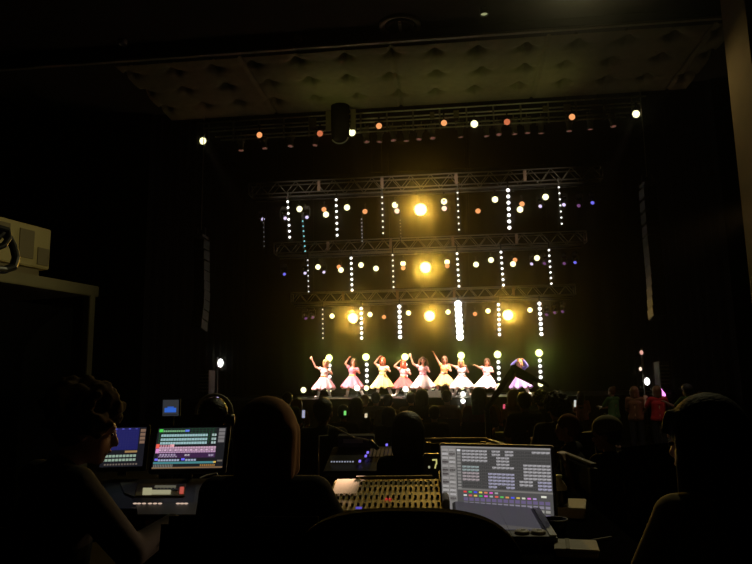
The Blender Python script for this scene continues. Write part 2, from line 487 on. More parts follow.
strips('lowest', [(322.5, 309.5, 322.8, 338, 0.05, 1.2, False), (361, 308.5, 361.5, 338, 0.088, 2.4, False), (399.3, 306.5, 400, 337, 0.11, 2.8, False), (458, 304, 460, 337, 0.16, 4.0, False), (498.5, 304.5, 499.5, 334.5, 0.088, 2.2, False), (539.5, 303.5, 541.5, 334, 0.105, 2.6, False)])

# floor towers behind the dancers: upper lamp, dotted bar, lower lamp, foot
TY = 26.0
tw = [(329, 358, 390), (366, 357, 388), (405, 357, 387), (461, 355.5, 387), (497.5, 354.5, 386), (539, 353, 384)]
for i, (px, yt, yb) in enumerate(tw):
    a = at(px, yt, TY); b = at(px + 0.5, yb, TY)
    t = thing('lamp_tower', f'floor light tower with yellow green top lamp, {nth_left(i, 6)} behind the dancers', 'lamp tower', (a.x, TY, STAGE_Z), group='floor lamp towers behind the dancers')
    H = a.z - STAGE_Z
    MB().box((0, 0.10, H / 2), (0.07, 0.06, H)).build('pole', M_dark, t)
    m = MB(); m.box((0, 0.08, 0.02), (0.5, 0.5, 0.04)); m.build('foot', M_dark, t, bevel=0.008)
    for z, wm, r_, nm in ((H, W_YG, 0.135, 'upper_lamp'), (b.z - STAGE_Z, W_PALE, 0.10, 'lower_lamp')):
        m = MB(); m.lathe([(r_ * 0.6, 0.16), (r_ * 1.12, 0.02), (r_ * 1.12, -0.03), (r_ * 1.02, -0.03)], 18)
        bmesh.ops.rotate(m.bm, verts=m.bm.verts, matrix=Matrix.Rotation(R(-90), 3, 'X'), cent=(0, 0, 0))
        bmesh.ops.translate(m.bm, verts=m.bm.verts, vec=(0, 0, z)); hs = m.build(nm, M_dark, t, True)
        MB().ball((0, 0, z), r_, (1, 0.3, 1), 18).build('lens', wm, hs, True)
    lm = MB().ball((0, 0, 0), 0.068, (1, 0.6, 1), 12).mesh('led_lamp', led_mat(2.0), True)
    for q in range(4):
        o = bpy.data.objects.new('led_lamp', lm); C.objects.link(o); o.parent = t
        zz = at(px, yt + 7.5 + q * 5.6, TY).z - STAGE_Z
        o.location = (0.02, 0.04, zz)
# extra low lamps on the stage floor
def floor_lamp(px, py, Y, wm, r_, label):
    p = at(px, py, Y)
    t = thing('floor_lamp', label, 'stage lamp', (p.x, Y, STAGE_Z), group='low lamps on the stage floor')
    H = p.z - STAGE_Z
    m = MB(); m.box((0, 0.06, 0.015), (0.24, 0.24, 0.03)); m.cyl((0, 0.06, 0), (0, 0.06, max(H, 0.06)), 0.02, n=8); m.build('foot', M_dark, t)
    m = MB(); m.lathe([(r_ * 0.7, 0.14), (r_ * 1.15, 0.02), (r_ * 1.15, -0.02), (r_ * 1.02, -0.02)], 16)
    bmesh.ops.rotate(m.bm, verts=m.bm.verts, matrix=Matrix.Rotation(R(-90), 3, 'X'), cent=(0, 0, 0))
    bmesh.ops.translate(m.bm, verts=m.bm.verts, vec=(0, 0, H)); m.build('housing', M_dark, t, True)
    MB().ball((0, 0, H), r_, (1, 0.3, 1), 16).build('lens', wm, t, True)
floor_lamp(303.5, 390, 26, W_PALE, 0.11, 'pale yellow low lamp left of all the dancers')
floor_lamp(432.5, 387, 26, W_PALE, 0.10, 'pale yellow low lamp between the two middle dancers')
floor_lamp(357, 388, 21.0, W_WHT, 0.09, 'white low lamp at the stage edge under the second dancer')
floor_lamp(405.5, 389, 21.0, W_WHT, 0.09, 'white low lamp at the stage edge under the red haired dancer')
floor_lamp(463, 394, 21.0, W_WHT, 0.075, 'white low lamp at the stage edge under the blond dancer in white')

# ------------------------------------------------------------------ front lighting rail below the padding
RY = 18.75
a = at(196, 123, RY); b = at(646, 95, RY)
ztop = (a.z + b.z) / 2 - 0.02
t = thing('lighting_rail', 'long row of parallel steel pipes carrying lamps below the padded ceiling', 'lighting rail', (a.x, RY, ztop))
L = b.x - a.x
for i, dz in enumerate((0, -0.15, -0.30, -0.45, -0.60)):
    MB().cyl((0.2 * i, 0.08 * (i % 2), dz), (L - 0.15 * i, 0.08 * (i % 2), dz), 0.024, n=8).build('pipe', mat('pale galvanised pipe', (.78, .76, .60), .5, noise=(12, .15)), t, True)
for i in range(17):
    x = L * (i + 0.5) / 17
    MB().box((x, 0.04, -0.30), (0.05, 0.03, 0.66)).build('upright', M_steel, t)
for i, (px, w, h) in enumerate([(313, 0.22, 0.28), (432, 0.13, 0.20), (456, 0.16, 0.22), (545, 0.14, 0.18), (567, 0.2, 0.2)]):
    x = at(px, 110, RY).x - a.x
    MB().box((x, -0.04, -0.22), (w, 0.02, h)).build('pale_plate', M_beiged, t)
for i in range(5):
    x = L * (i + 0.5) / 5
    MB().cyl((x, 0.04, 0), (x, 0.04, 0.22 + 10.6 - ztop), 0.02, n=6).build('hanger', M_dark, t)
rl = [('pale', 203, 141), ('orange', 259.5, 135), ('deep', 320, 133.5), ('pale', 352, 132.5), ('orange', 379, 126), ('orange', 444, 123), ('pale', 474.3, 124), ('deep', 507, 122), ('orange', 572, 117), ('pale', 636, 114)]
by = {}
for q in rl: by.setdefault(q[0], []).append(q)
for kd, rs in by.items():
    for i, (kd, px, py) in enumerate(rs):
        put_lamp(kd, PAR[kd], f'{WORD[kd]}, {nth_left(i, len(rs))} along the front pipe rail', at(px, py, RY - 0.12), tilt=12, group=f'{WORD[kd]}s along the front pipe rail')
# unlit profile lamps, hanging straight down
t = None
dk = [(241, 143), (264, 141), (291, 139), (316, 138), (366, 134.5), (380, 134), (393, 133), (406, 133), (420, 132), (432, 131), (460, 129), (486, 128), (498, 127.5), (514, 126), (527, 125), (541, 125), (569, 123), (590, 121), (612, 119)]
for i, (px, py) in enumerate(dk):
    p = at(px, py, RY + 0.1)
    lab = f'unlit black lamp pointing down, {nth_left(i, len(dk)) if i < 16 else {16: "third from the right", 17: "second from the right", 18: "rightmost"}[i]} along the front pipe rail'
    if t is None:
        t = thing('profile_lamp', lab, 'stage lamp', p, group='unlit lamps along the front pipe rail'); proto = t
        m = MB(); m.lathe([(0.0, 0.14), (0.09, 0.14), (0.10, 0.02), (0.085, -0.02), (0.07, -0.18), (0.09, -0.19), (0.09, -0.25), (0.075, -0.25)], 14); m.build('barrel', mat('worn gray metal', (.30, .29, .27), .35, .3, .5, noise=(30, .4)), t, True)
        m = MB(); m.cyl((-0.05, -0.05, -0.245), (-0.05, -0.05, -0.24), 0.03, n=10); m.build('rim_reflection', M_warmsteel, t)  # warm disc standing in for the pink reflection on the rim
        m = MB(); m.ball((0, 0, -0.235), 0.075, (1, 1, 0.3), 12); m.build('lens', W_REFL, t, True)
        m = MB()
        for s in (-1, 1): m.cyl((s * 0.12, 0, 0), (s * 0.12, 0, 0.24), 0.012, n=6)
        m.cyl((-0.12, 0, 0.24), (0.12, 0, 0.24), 0.012, n=6); m.cyl((0, 0, 0.24), (0, 0, 0.34), 0.015, n=6); m.build('yoke', M_steel, t)
    else:
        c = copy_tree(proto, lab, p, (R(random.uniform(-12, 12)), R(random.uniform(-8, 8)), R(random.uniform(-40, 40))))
# centre cluster
a = at(340, 92, 18.3); b = at(341, 142, 18.3)
t = thing('hanging_speaker', 'black hanging cylinder with a pale hoop at its foot before the pipe rail', 'speaker', (a.x, 18.3, b.z))
H = 10.0 - b.z
m = MB(); m.lathe([(0, 0), (0.2, 0.0), (0.27, 0.08), (0.27, H * 0.86), (0.2, H * 0.93), (0.03, H * 0.94), (0.03, H)], 28); m.build('drum', M_black, t, True)
m = MB(); m.tube([(0.02 + 0.24 * math.cos(x), -0.2, 0.08 + 0.2 * math.sin(x)) for x in [R(200 + 14 * q) for q in range(12)]], 0.02, 8); m.build('hoop', M_lgray, t, True)
for s in (-1, 1):
    MB().box((s * 0.37, 0.1, H * 0.42), (0.16, 0.06, 0.62)).build('side_plate', M_beiged, t)

# ------------------------------------------------------------------ line arrays, speaker stacks, side lamps
def line_array(label, pts, Y, n, w, flip):
    top = at(*pts[0], Y)
    t = thing('line_array', label, 'speaker', top, group='hanging speaker arrays')
    m = MB(); m.box((0, 0.2, 0.08), (w * 0.9, 0.5, 0.08)); m.box((-w * 0.4, 0.2, 0.2), (0.04, 0.04, 0.3)); m.box((w * 0.4, 0.2, 0.2), (0.04, 0.04, 0.3)); m.build('flying_frame', M_gray, t)
    P = [at(px, py, Y) - top for px, py in pts]
    for i in range(n):
        u = (i + 0.5) / n * (len(P) - 1); k = min(int(u), len(P) - 2); q = P[k].lerp(P[k + 1], u - k)
        hgt = (P[0].z - P[-1].z) / n
        bx = MB().box((0, 0, 0), (w, 0.5, hgt * 0.92)).build('speaker_box', M_dark, t, bevel=0.012)
        bx.location = (q.x, 0.25 - 0.02 * (i / n) ** 2 * 10, q.z); bx.rotation_euler = (R(-14 * (i / n) ** 2), 0, 0)
        m = MB()
        for gx in range(-3, 4):
            m.box((gx * w * 0.12, -0.255, 0), (w * 0.05, 0.012, hgt * 0.7))
        m.build('grille', M_dark, bx)
    m = MB(); m.cyl((0, 0.2, 0.3), (0, 0.2, 11.0 - top.z + 0.3), 0.012, n=6); m.build('chain', M_steel, t)
line_array('curved black speaker array hanging right of the stage', [(650, 185), (654, 235), (657, 275), (658, 318)], 18.2, 12, 0.34, 1)
line_array('curved black speaker array hanging left of the stage', [(198.5, 238), (199, 270), (200, 300), (198, 330)], 18.2, 9, 0.30, -1)
def stack(label, px, pyt, Y, w, zbase):
    p = at(px, pyt, Y)
    t = thing('speaker_stack', label, 'speaker', (p.x, Y, zbase), group='standing speakers beside the stage')
    H = p.z - zbase; k = max(2, int(H / 0.55)); hh = H / k
    for i in range(k):
        bx = MB().box((0, 0.25, hh * (i + 0.5)), (w, 0.5, hh * 0.97)).build('cabinet', M_gray, t, bevel=0.012)
        m = MB()
        for q in range(6): m.box((0, -0.004, hh * (i + 0.18 + q * 0.13)), (w * 0.86, 0.012, hh * 0.05))
        m.build('grille', M_lgray, bx)
stack('gray loudspeaker stack right of the stage behind the red shirt', 664, 361, 18.4, 0.26, floor_z(18.4))
stack('gray loudspeaker stack at the left end of the stage', 204, 370, 18.4, 0.30, floor_z(18.4))
def side_lamp(label, pole, pyb, Y, lamps):
    b = at(pole[0], pole[1], Y)
    zf = floor_z(Y)
    t = thing('lamp_stand', label, 'lamp stand', (b.x, Y, zf), group='lamp stands beside the stage')
    m = MB(); m.cyl((0, 0, 0), (0, 0, b.z - zf), 0.03, n=10); m.build('pole', M_steel, t, True)
    for s in range(3):
        a_ = s * 2.1; MB().cyl((0, 0, 0.5), (0.45 * math.cos(a_), 0.45 * math.sin(a_), 0.02), 0.02, n=8).build('leg', M_steel, t)
    for (px, py, r_, wm) in lamps:
        p = at(px, py, Y - 0.1)
        q = p - V((b.x, Y, zf))
        m = MB(); m.cyl((0, 0, q.z), (q.x, q.y + 0.1, q.z), 0.015, n=6); m.cyl((q.x, q.y + 0.16, q.z), (q.x, q.y + 0.01, q.z), r_ * 0.8, r_ * 1.1, n=14)
        hd = m.build('lamp_head', M_dark, t)
        MB().ball(q, r_, (0.8, 0.3, 1.1), 12).build('lens', wm, hd, True)
side_lamp('lamp stand with one white lamp left of the stage', (217.5, 357), 395, 19.9, [(220.5, 363, 0.12, W_WHT), (213, 389, 0.035, W_LIL), (217.5, 398.5, 0.05, W_LIL)])
side_lamp('lamp stand with white lamp right of the stage beside the red shirt', (641.5, 348), 385, 19.9, [(647, 381.5, 0.10, W_WHT), (641.5, 352.5, 0.06, glow('rosy lamp glass', (1, .5, .4), .8)), (640.5, 369, 0.05, W_PINK)])

# ------------------------------------------------------------------ people
def remesh(mb, voxel, name, material, parent=None, it=3, fac=0.5):
    me = mb.mesh(name + '_raw', material)
    o = bpy.data.objects.new(name, me); C.objects.link(o)
    r = o.modifiers.new('r', 'REMESH'); r.mode = 'VOXEL'; r.voxel_size = voxel; r.use_smooth_shade = True
    if it:
        sm = o.modifiers.new('s', 'SMOOTH'); sm.iterations = it; sm.factor = fac
    dg = bpy.context.evaluated_depsgraph_get(); dg.update()
    nm = bpy.data.meshes.new_from_object(o.evaluated_get(dg))
    nm.name = name
    nm.materials.clear(); nm.materials.append(material)
    o.modifiers.clear(); o.data = nm
    bpy.data.meshes.remove(me)
    nm.polygons.foreach_set('use_smooth', [True] * len(nm.polygons))
    if parent: o.parent = parent
    return o

def joints(kind='sit', **kw):
    if kind == 'sit':
        j = dict(pel=V((0, 0, .50)), neck=V((0, .03, .98)), head=V((0, .06, 1.135)),
                 shL=V((-.17, .02, .945)), shR=V((.17, .02, .945)), elL=V((-.23, .10, .69)), elR=V((.23, .10, .69)), wrL=V((-.13, .31, .63)), wrR=V((.13, .31, .63)),
                 hipL=V((-.09, .02, .49)), hipR=V((.09, .02, .49)), knL=V((-.11, .43, .50)), knR=V((.11, .43, .50)), anL=V((-.11, .40, .08)), anR=V((.11, .40, .08)))
    else:
        j = dict(pel=V((0, 0, .88)), neck=V((0, .0, 1.36)), head=V((0, .03, 1.515)),
                 shL=V((-.17, 0, 1.325)), shR=V((.17, 0, 1.325)), elL=V((-.22, .04, 1.06)), elR=V((.22, .04, 1.06)), wrL=V((-.15, .22, .98)), wrR=V((.15, .22, .98)),
                 hipL=V((-.09, 0, .86)), hipR=V((.09, 0, .86)), knL=V((-.10, .01, .47)), knR=V((.10, .01, .47)), anL=V((-.10, -.01, .08)), anR=V((.10, -.01, .08)))
    for k, v in kw.items(): j[k] = V(v)
    return j

def hand(m, wr, el, side, s=1.0):
    d = (wr - el).normalized()
    up = V((0, 0, 1)) if abs(d.z) < 0.9 else V((0, 1, 0))
    sd = d.cross(up).normalized(); pn = sd.cross(d).normalized()
    for k in (-.022, -.007, .007, .022):
        m.cap(wr + d * .012 * s + sd * k * .7 * s, wr + d * .08 * s + sd * k * 1.15 * s, .017 * s, .0135 * s)
    for k, ln in ((-.036, .054), (-.0125, .072), (.0115, .076), (.035, .066)):
        a = wr + d * .082 * s + sd * k * s
        d1 = (d * .92 - pn * .38).normalized(); d2 = (d * .45 - pn * .9).normalized()
        b = a + d1 * ln * .5 * s; c_ = b + d2 * ln * .5 * s
        m.cap(a, b, .0092 * s, .0085 * s); m.cap(b, c_, .0085 * s, .0075 * s)
    a = wr + d * .03 * s + sd * .024 * s * side
    b = a + (d * .035 + sd * .034 * side - pn * .008) * s; c_ = b + (d * .032 - pn * .012) * s
    m.cap(a, b, .013 * s, .0105 * s); m.cap(b, c_, .0105 * s, .0085 * s)

def body_caps(j, s, hr, legs=True):
    m = MB()
    pel, neck, head = j['pel'], j['neck'], j['head']
    ax = (j['shR'] - j['shL']).normalized()
    wa = pel.lerp(neck, .33); ch = pel.lerp(neck, .70)
    m.cap(j['hipL'], j['hipR'], .098 * s); m.cap(pel, wa, .105 * s, .088 * s)
    m.cap(wa - ax * .035 * s, wa + ax * .035 * s, .08 * s); m.cap(wa, ch, .088 * s, .1 * s)
    m.cap(ch - ax * .06 * s, ch + ax * .06 * s, .088 * s); m.cap(j['shL'], j['shR'], .05 * s)
    m.cap(ch, neck, .085 * s, .05 * s)
    H = lambda x, y, z: head + hr @ V((x * s, y * s, z * s))
    m.cap(neck, H(0, -.012, -.06), .05 * s, .046 * s)
    m.ball(H(0, -.012, .03), .086 * s, (.92, 1.1, 1.06), 18, hr)
    m.ball(H(0, .024, -.04), .064 * s, (.95, 1.05, 1.15), 16, hr)
    m.ball(H(0, .062, -.088), .026 * s, n=10)
    m.cap(H(0, .085, .015), H(0, .104, -.026), .010 * s, .015 * s)
    m.cap(H(-.035, .078, .028), H(.035, .078, .028), .014 * s)
    m.cap(H(-.018, .085, -.058), H(.018, .085, -.058), .010 * s)
    for k in (-1, 1):
        m.ball(H(k * .083, -.012, -.012), .028 * s, (.4, .75, 1.1), 10, hr)
        q = 'L' if k < 0 else 'R'
        m.cap(j['sh' + q], j['el' + q], .045 * s, .036 * s); m.cap(j['el' + q], j['wr' + q], .036 * s, .025 * s)
        hand(m, j['wr' + q], j['el' + q], -k, s)
        if legs:
            hp, kn, an = j['hip' + q], j['kn' + q], j['an' + q]
            m.cap(hp, kn, .082 * s, .052 * s); m.cap(kn, an, .05 * s, .035 * s)
            m.ball(kn.lerp(an, .3), .056 * s, (1, 1.05, 1.5), 12)
            tf = j.get('toe' + q, V((0, .17, -.035)))
            m.cap(an + V((0, -.02, -.035)) * s, an + tf * s, .036 * s, .028 * s)
    return m

def hair_caps(style, head, s, hr, seed=1):
    m = MB(); rnd = random.Random(seed)
    H = lambda x, y, z: head + hr @ V((x * s, y * s, z * s))
    m.ball(H(0, -.024, .05), .097 * s, (.96, 1.08, 1.0), 18, hr)
    m.ball(H(0, -.05, -.0), .078 * s, (1.0, .9, 1.0), 14, hr)
    if style in ('bob', 'long'):
        m.ball(H(0, -.028, .04), .108 * s, (1.0, 1.02, 1.03), 18, hr)
        for k in (-1, 1):
            m.cap(H(k * .078, -.005, .03), H(k * .082, .004, -.10), .038 * s, .032 * s)
            m.cap(H(k * .06, -.05, .02), H(k * .062, -.045, -.115), .055 * s, .045 * s)
        m.cap(H(0, -.07, .0), H(0, -.07, -.12), .06 * s, .045 * s)
        for k in (-.06, -.03, 0, .03, .06): m.cap(H(k, .055, .09), H(k * 1.1, .082, .045), .018 * s, .012 * s)
    if style == 'long':
        for k in (-.05, 0, .05): m.cap(H(k, -.075, -.08), H(k * 1.2, -.11, -.36), .05 * s, .03 * s)
        for k in (-1, 1): m.cap(H(k * .088, .005, -.05), H(k * .10, .03, -.27), .03 * s, .018 * s)
    if style == 'twin':
        for k in (-1, 1):
            m.ball(H(k * .105, -.03, .05), .035 * s, n=10); m.cap(H(k * .115, -.03, .04), H(k * .16, -.02, -.12), .04 * s, .045 * s); m.cap(H(k * .16, -.02, -.12), H(k * .15, .0, -.24), .045 * s, .015 * s)
        for k in (-.06, -.03, 0, .03, .06): m.cap(H(k, .055, .09), H(k * 1.1, .082, .045), .018 * s, .012 * s)
    if style == 'bun':
        m.ball(H(0, -.10, .11), .05 * s, n=12)
    if style == 'curly':
        for i in range(230):
            th = rnd.uniform(0, 2 * PI); z = rnd.uniform(-.45, 1); rr = math.sqrt(max(0, 1 - z * z))
            v = V((rr * math.cos(th) * .112, rr * math.sin(th) * .122 - .03, z * .115 + .045))
            if v.y > .06 and v.z < .05: continue
            m.ball(H(*(v * rnd.uniform(.93, 1.16))), .0175 * s * rnd.uniform(.7, 1.2), n=7)
    return m

PCACHE = {}
def person(label, loc, rot=0, j=None, kind='sit', s=1.0, shirt=None, sleeve='short', pants=None, hair=('short', None), hr=(0, 0), group=None, voxel=.011, face=False, cap=None, phones=None, key=None, skin=None):
    j = j or joints(kind)
    hrm = (Matrix.Rotation(R(hr[0]), 3, 'Z') @ Matrix.Rotation(R(hr[1]), 3, 'X'))
    t = thing('person', label, 'person', loc, (0, 0, R(rot)), group)
    t.scale = (s, s, s)
    def part(nm, fn, material):
        kk = (key, nm) if key else None
        if kk and kk in PCACHE:
            me = PCACHE[kk]
            if me.materials[0] != material:
                me = me.copy(); me.materials[0] = material
            o = bpy.data.objects.new(nm, me); C.objects.link(o); o.parent = t
            return o
        o = fn(); o.parent = t
        if kk: PCACHE[kk] = o.data
        return o
    part('body', lambda: remesh(body_caps(j, 1, hrm), voxel, 'body', skin or M_skin), skin or M_skin)
    def sh():
        m = MB(); ax = (j['shR'] - j['shL']).normalized(); pel, neck = j['pel'], j['neck']
        wa = pel.lerp(neck, .33); ch = pel.lerp(neck, .70)
        m.cap(j['hipL'], j['hipR'], .116); m.cap(pel - ax * .07, wa - ax * .055, .115, .108); m.cap(pel + ax * .07, wa + ax * .055, .115, .108)
        m.cap(wa - ax * .05, wa + ax * .05, .102); m.cap(wa - ax * .055, ch - ax * .07, .106, .106); m.cap(wa + ax * .055, ch + ax * .07, .106, .106); m.cap(ch - ax * .075, ch + ax * .075, .106)
        m.cap(j['shL'], j['shR'], .068); m.cap(ch, neck, .10, .062)
        for q in 'LR':
            a, b, c_ = j['sh' + q], j['el' + q], j['wr' + q]
            if sleeve == 'long':
                m.cap(a, b, .066, .054); m.cap(b, b.lerp(c_, .93), .054, .042)
            else:
                m.cap(a, a.lerp(b, .75), .066, .060)
        return remesh(m, voxel * 1.1, 'shirt', shirt)
    part('shirt', sh, shirt)
    def pa():
        m = MB(); m.cap(j['hipL'], j['hipR'], .116)
        for q in 'LR':
            m.cap(j['hip' + q], j['kn' + q], .098, .07); m.cap(j['kn' + q], j['kn' + q].lerp(j['an' + q], .92), .07, .056)
        return remesh(m, voxel * 1.3, 'trousers', pants or M_black)
    part('trousers', pa, pants or M_black)
    for q in 'LR':
        def shoe(q=q):
            m = MB(); an = j['an' + q]
            m.cap(an + V((0, -.025, -.038)), an + V((0, .18, -.045)), .044, .036)
            m.box(an + V((0, .08, -.07)), (.085, .27, .022))
            return remesh(m, .014, 'shoe', M_dark)
        part('shoe', shoe, M_dark).name = 'shoe'
    hs, hm = hair
    hm = hm or M_hair
    if hs: part('hair', lambda: remesh(hair_caps(hs, j['head'], 1, hrm), .009 if hs == 'curly' else .011, 'hair', hm, it=1 if hs == 'curly' else 3), hm)
    Hd = lambda x, y, z: j['head'] + hrm @ V((x, y, z))
    if face:
        for k in (-1, 1):
            m = MB(); m.ball(Hd(k * .033, .083, .004), .011, (1.3, .5, .7), 10, hrm); m.build('eye', M_eye, t, True)
        m = MB(); m.ball(Hd(0, .094, -.058), .012, (1.8, .4, .6), 10, hrm); m.build('mouth', M_lip, t, True)
    if cap:
        m = MB(); m.ball(Hd(0, -.02, .052), .112, (1.0, 1.08, .98), 24, hrm); m.ball(Hd(0, -.02, .165), .010, n=8)
        bmesh.ops.bisect_plane(m.bm, geom=m.bm.verts[:] + m.bm.edges[:] + m.bm.faces[:], plane_co=Hd(0, 0, .035), plane_no=hrm @ V((0, 0, 1)), clear_inner=True)
        c_ = m.build('cap', cap, t, True)
        m = MB(); m.ball(Hd(0, .10, .04), .10, (.95, .85, .07), 20, hrm); m.build('cap_peak', cap, c_, True)
    if phones:
        m = MB(); m.tube([Hd(.118 * math.cos(a), -.02, .045 + .115 * math.sin(a)) for a in [R(x) for x in range(-10, 191, 10)]], .011, 8)
        h_ = m.build('headphones', phones, t, True)
        for k in (-1, 1):
            m = MB(); m.cyl(Hd(k * .085, -.02, -.005), Hd(k * .135, -.02, -.005), .042, .036, 16); m.build('ear_cup', M_dark, h_, True)
    return t

def place(px, py, Y, h0, X=None):
    """floor point under a head top that shows at px, py, and the scale that makes a figure h0 tall reach it"""
    p = at(px, py, Y); z = floor_z(Y)
    return V((p.x, Y, z)), (p.z - z) / h0
HS, HT = 1.285, 1.665        # seated and standing heights with hair

# -- dancers
PXM = 22.5 / F
DN = [0]
def dancer(label, cx, J, feet, cols, hairst, hem_dx=0, hemr=.39, sleeve=None, hr=(0, 0), longsl=False, bootc=None):
    """J: joints as they show in the picture, in pixels; the dancer faces the audience"""
    DY = 22.5 + (.28 if DN[0] % 2 else -.28); DN[0] += 1
    base = at(cx, 397.5, DY)
    gz = base.z
    def L(q, toward=0.0):
        p = at(q[0], q[1], DY)
        return V((-(p.x - base.x), toward + (q[2] if len(q) > 2 else 0), p.z - STAGE_Z))
    j = {}
    j['pel'] = L(J['pel']); j['neck'] = L(J['neck']); j['head'] = L(J['head'], .03)
    j['shR'] = L(J['A'][0]); j['elR'] = L(J['A'][1], .04); j['wrR'] = L(J['A'][2], .08)
    j['shL'] = L(J['B'][0]); j['elL'] = L(J['B'][1], .06); j['wrL'] = L(J['B'][2], .18)
    # viewer left is the dancer's right
    ax = V((1, 0, 0)) if j['shR'].x > j['shL'].x else V((-1, 0, 0))
    j['hipR'] = j['pel'] + ax * .075 + V((0, 0, -.02)); j['hipL'] = j['pel'] - ax * .075 + V((0, 0, -.02))
    for q, f in (('R', feet[0]), ('L', feet[1])):
        p = L(f); p.z = .085
        j['an' + q] = p; mid = j['hip' + q].lerp(p, .48)
        j['kn' + q] = mid + V((0, .05, 0))
        j['toe' + q] = V((.05 if p.x > j['pel'].x else -.05, .16, -.035))
    hrm = (Matrix.Rotation(R(hr[0]), 3, 'Z') @ Matrix.Rotation(R(hr[1]), 3, 'X'))
    t = thing('dancer', label, 'person', (base.x, DY, STAGE_Z), (0, 0, PI), 'dancers in short flared dresses in a row on the stage')
    S = .93
    remesh(body_caps(j, S, hrm), .010, 'body', mat('flushed skin', (.85, .40, .30), .5, spec=.3, noise=(25, .06)), t)
    remesh(hair_caps(hairst[0], j['head'], S, hrm, cx), .012, 'hair', hairst[1], t)
    Hd = lambda x, y, z: j['head'] + hrm @ V((x, y, z)) * S
    for k in (-1, 1):
        MB().ball(Hd(k * .033, .083, .004), .012, (1.3, .5, .8), 10, hrm).build('eye', M_eye, t, True)
    MB().ball(Hd(0, .094, -.058), .012, (1.8, .4, .6), 10, hrm).build('mouth', M_lip, t, True)
    # bodice
    m = MB(); axv = (j['shR'] - j['shL']).normalized(); wa = j['pel'].lerp(j['neck'], .30); ch = j['pel'].lerp(j['neck'], .66)
    m.cap(j['pel'], wa, .105, .09); m.cap(wa - axv * .04, wa + axv * .04, .083); m.cap(wa, ch, .09, .105); m.cap(ch - axv * .06, ch + axv * .06, .09)
    m.ball(ch + V((0, .05, -.02)), .07, (1.5, .8, .8), 12)
    for q in 'LR':
        m.cap(ch + (j['sh' + q] - ch) * .4, j['sh' + q], .06, .055); m.ball(j['sh' + q].lerp(j['el' + q], .22), .066, n=12)
        if longsl:
            m.cap(j['sh' + q], j['el' + q], .055, .048); m.cap(j['el' + q], j['wr' + q], .048, .04)
    b_ = remesh(m, .013, 'bodice', cols[0], t)
    m = MB(); m.lathe([(.098, 0), (.104, .02), (.098, .05)], 28, wa + V((0, 0, -.05))); m.build('waistband', cols[2], t, True)
    # skirt, flared and ruffled, two layers
    top = wa + V((0, 0, -.03)); hz = L((cx, J.get('hem', 387.0))).z
    D = top.z - hz
    for nm, cc, k, amp, ex in (('skirt', cols[1], 1.0, .09, 0), ('petticoat', cols[2], .90, .12, .035)):
        prof = []
        for i in range(12):
            u = i / 11
            prof.append((.09 + (hemr * k - .09) * (u ** .8), -u * (D + ex)))
        m = MB(); m.lathe(prof, 96, (0, 0, 0), wave=lambda a, z: amp * (-z / D) * math.sin(9 * a + cx) + .035 * (-z / D) * math.sin(23 * a))
        for v in m.bm.verts:
            u = -v.co.z / D
            v.co.x += -hem_dx * PXM * u * u
            v.co.z += .03 * u * math.sin(9 * math.atan2(v.co.y, v.co.x) + cx + 1.5)
        bmesh.ops.translate(m.bm, verts=m.bm.verts, vec=top)
        o = m.build(nm, cc, t, True)
    # bow ribbon and boots
    m = MB()
    for k in (-1, 1):
        m.ball(top + V((k * .05, .115, .0)), .045, (1.1, .4, .7), 10); m.cap(top + V((k * .02, .12, -.03)), top + V((k * .06, .22, -.24)), .014, .02)
    m.build('ribbon', cols[3], t, True)
    for q in 'RL':
        m = MB(); kn, an = j['kn' + q], j['an' + q]
        m.cap(kn.lerp(an, .52), an, .056, .046); m.cap(an + V((0, -.02, -.035)), an + j['toe' + q], .045, .038)
        remesh(m, .014, 'boot', bootc or cloth('white boot', (.85, .8, .75)), t)
    return t
c_w = cloth('white dress cloth', (.92, .76, .72)); c_p = cloth('pink dress cloth', (.90, .30, .42)); c_lp = cloth('pale pink dress cloth', (.92, .50, .54))
c_y = cloth('cream yellow dress cloth', (.92, .70, .24)); c_ly = cloth('pale cream dress cloth', (.93, .78, .42)); c_r = cloth('red pink dress cloth', (.85, .13, .13))
c_o = cloth('orange dress cloth', (.92, .45, .18)); c_v = cloth('violet dress cloth', (.55, .38, .85)); c_b = cloth('blue violet dress cloth', (.30, .28, .85)); c_lv = cloth('pale violet dress cloth', (.80, .62, .88))
dancer('dancer in white and pink dress punching a fist up, leftmost', 323, dict(hem=388.5, pel=(324, 378.5), neck=(325, 368), head=(326, 363), A=((321.2, 369), (316, 367.3), (312.8, 360)), B=((329, 369.3), (332.2, 373.8), (329.4, 371))), ((318, 397), (330, 397)), (c_w, c_lp, c_w, c_o), ('bob', M_hairy), -1)
dancer('dancer in all pink dress lifting one hand over brown hair', 352, dict(pel=(352.3, 377.5), neck=(353, 367.2), head=(353.8, 362), A=((349.3, 368), (345.6, 363.6), (348.8, 358.8)), B=((357, 368.6), (359.8, 373), (356.6, 370.4))), ((347, 397), (363, 397)), (c_p, c_p, c_lp, c_y), ('bob', M_hairb))
dancer('dancer in cream yellow dress holding her red orange hair, third from the left', 382, dict(pel=(382.5, 376.5), neck=(383, 366), head=(382.6, 361), A=((379.4, 367), (374.8, 363.2), (378.6, 358.2)), B=((387, 367.3), (390, 371.5), (386.6, 369))), ((377, 397), (391.5, 398)), (c_ly, c_y, c_ly, c_y), ('bob', M_hairr), -1, .37)
dancer('dancer in red pink dress with long red hair above a white floor lamp', 403, dict(hem=387, pel=(403.5, 378.5), neck=(404, 368.6), head=(403.4, 364), A=((400.3, 369.6), (394.6, 366.2), (399, 361.8)), B=((408, 369.8), (410.4, 374.3), (406.8, 371.6))), ((396.5, 397), (410, 398)), (c_lp, c_r, c_w, c_o), ('long', M_hairr))
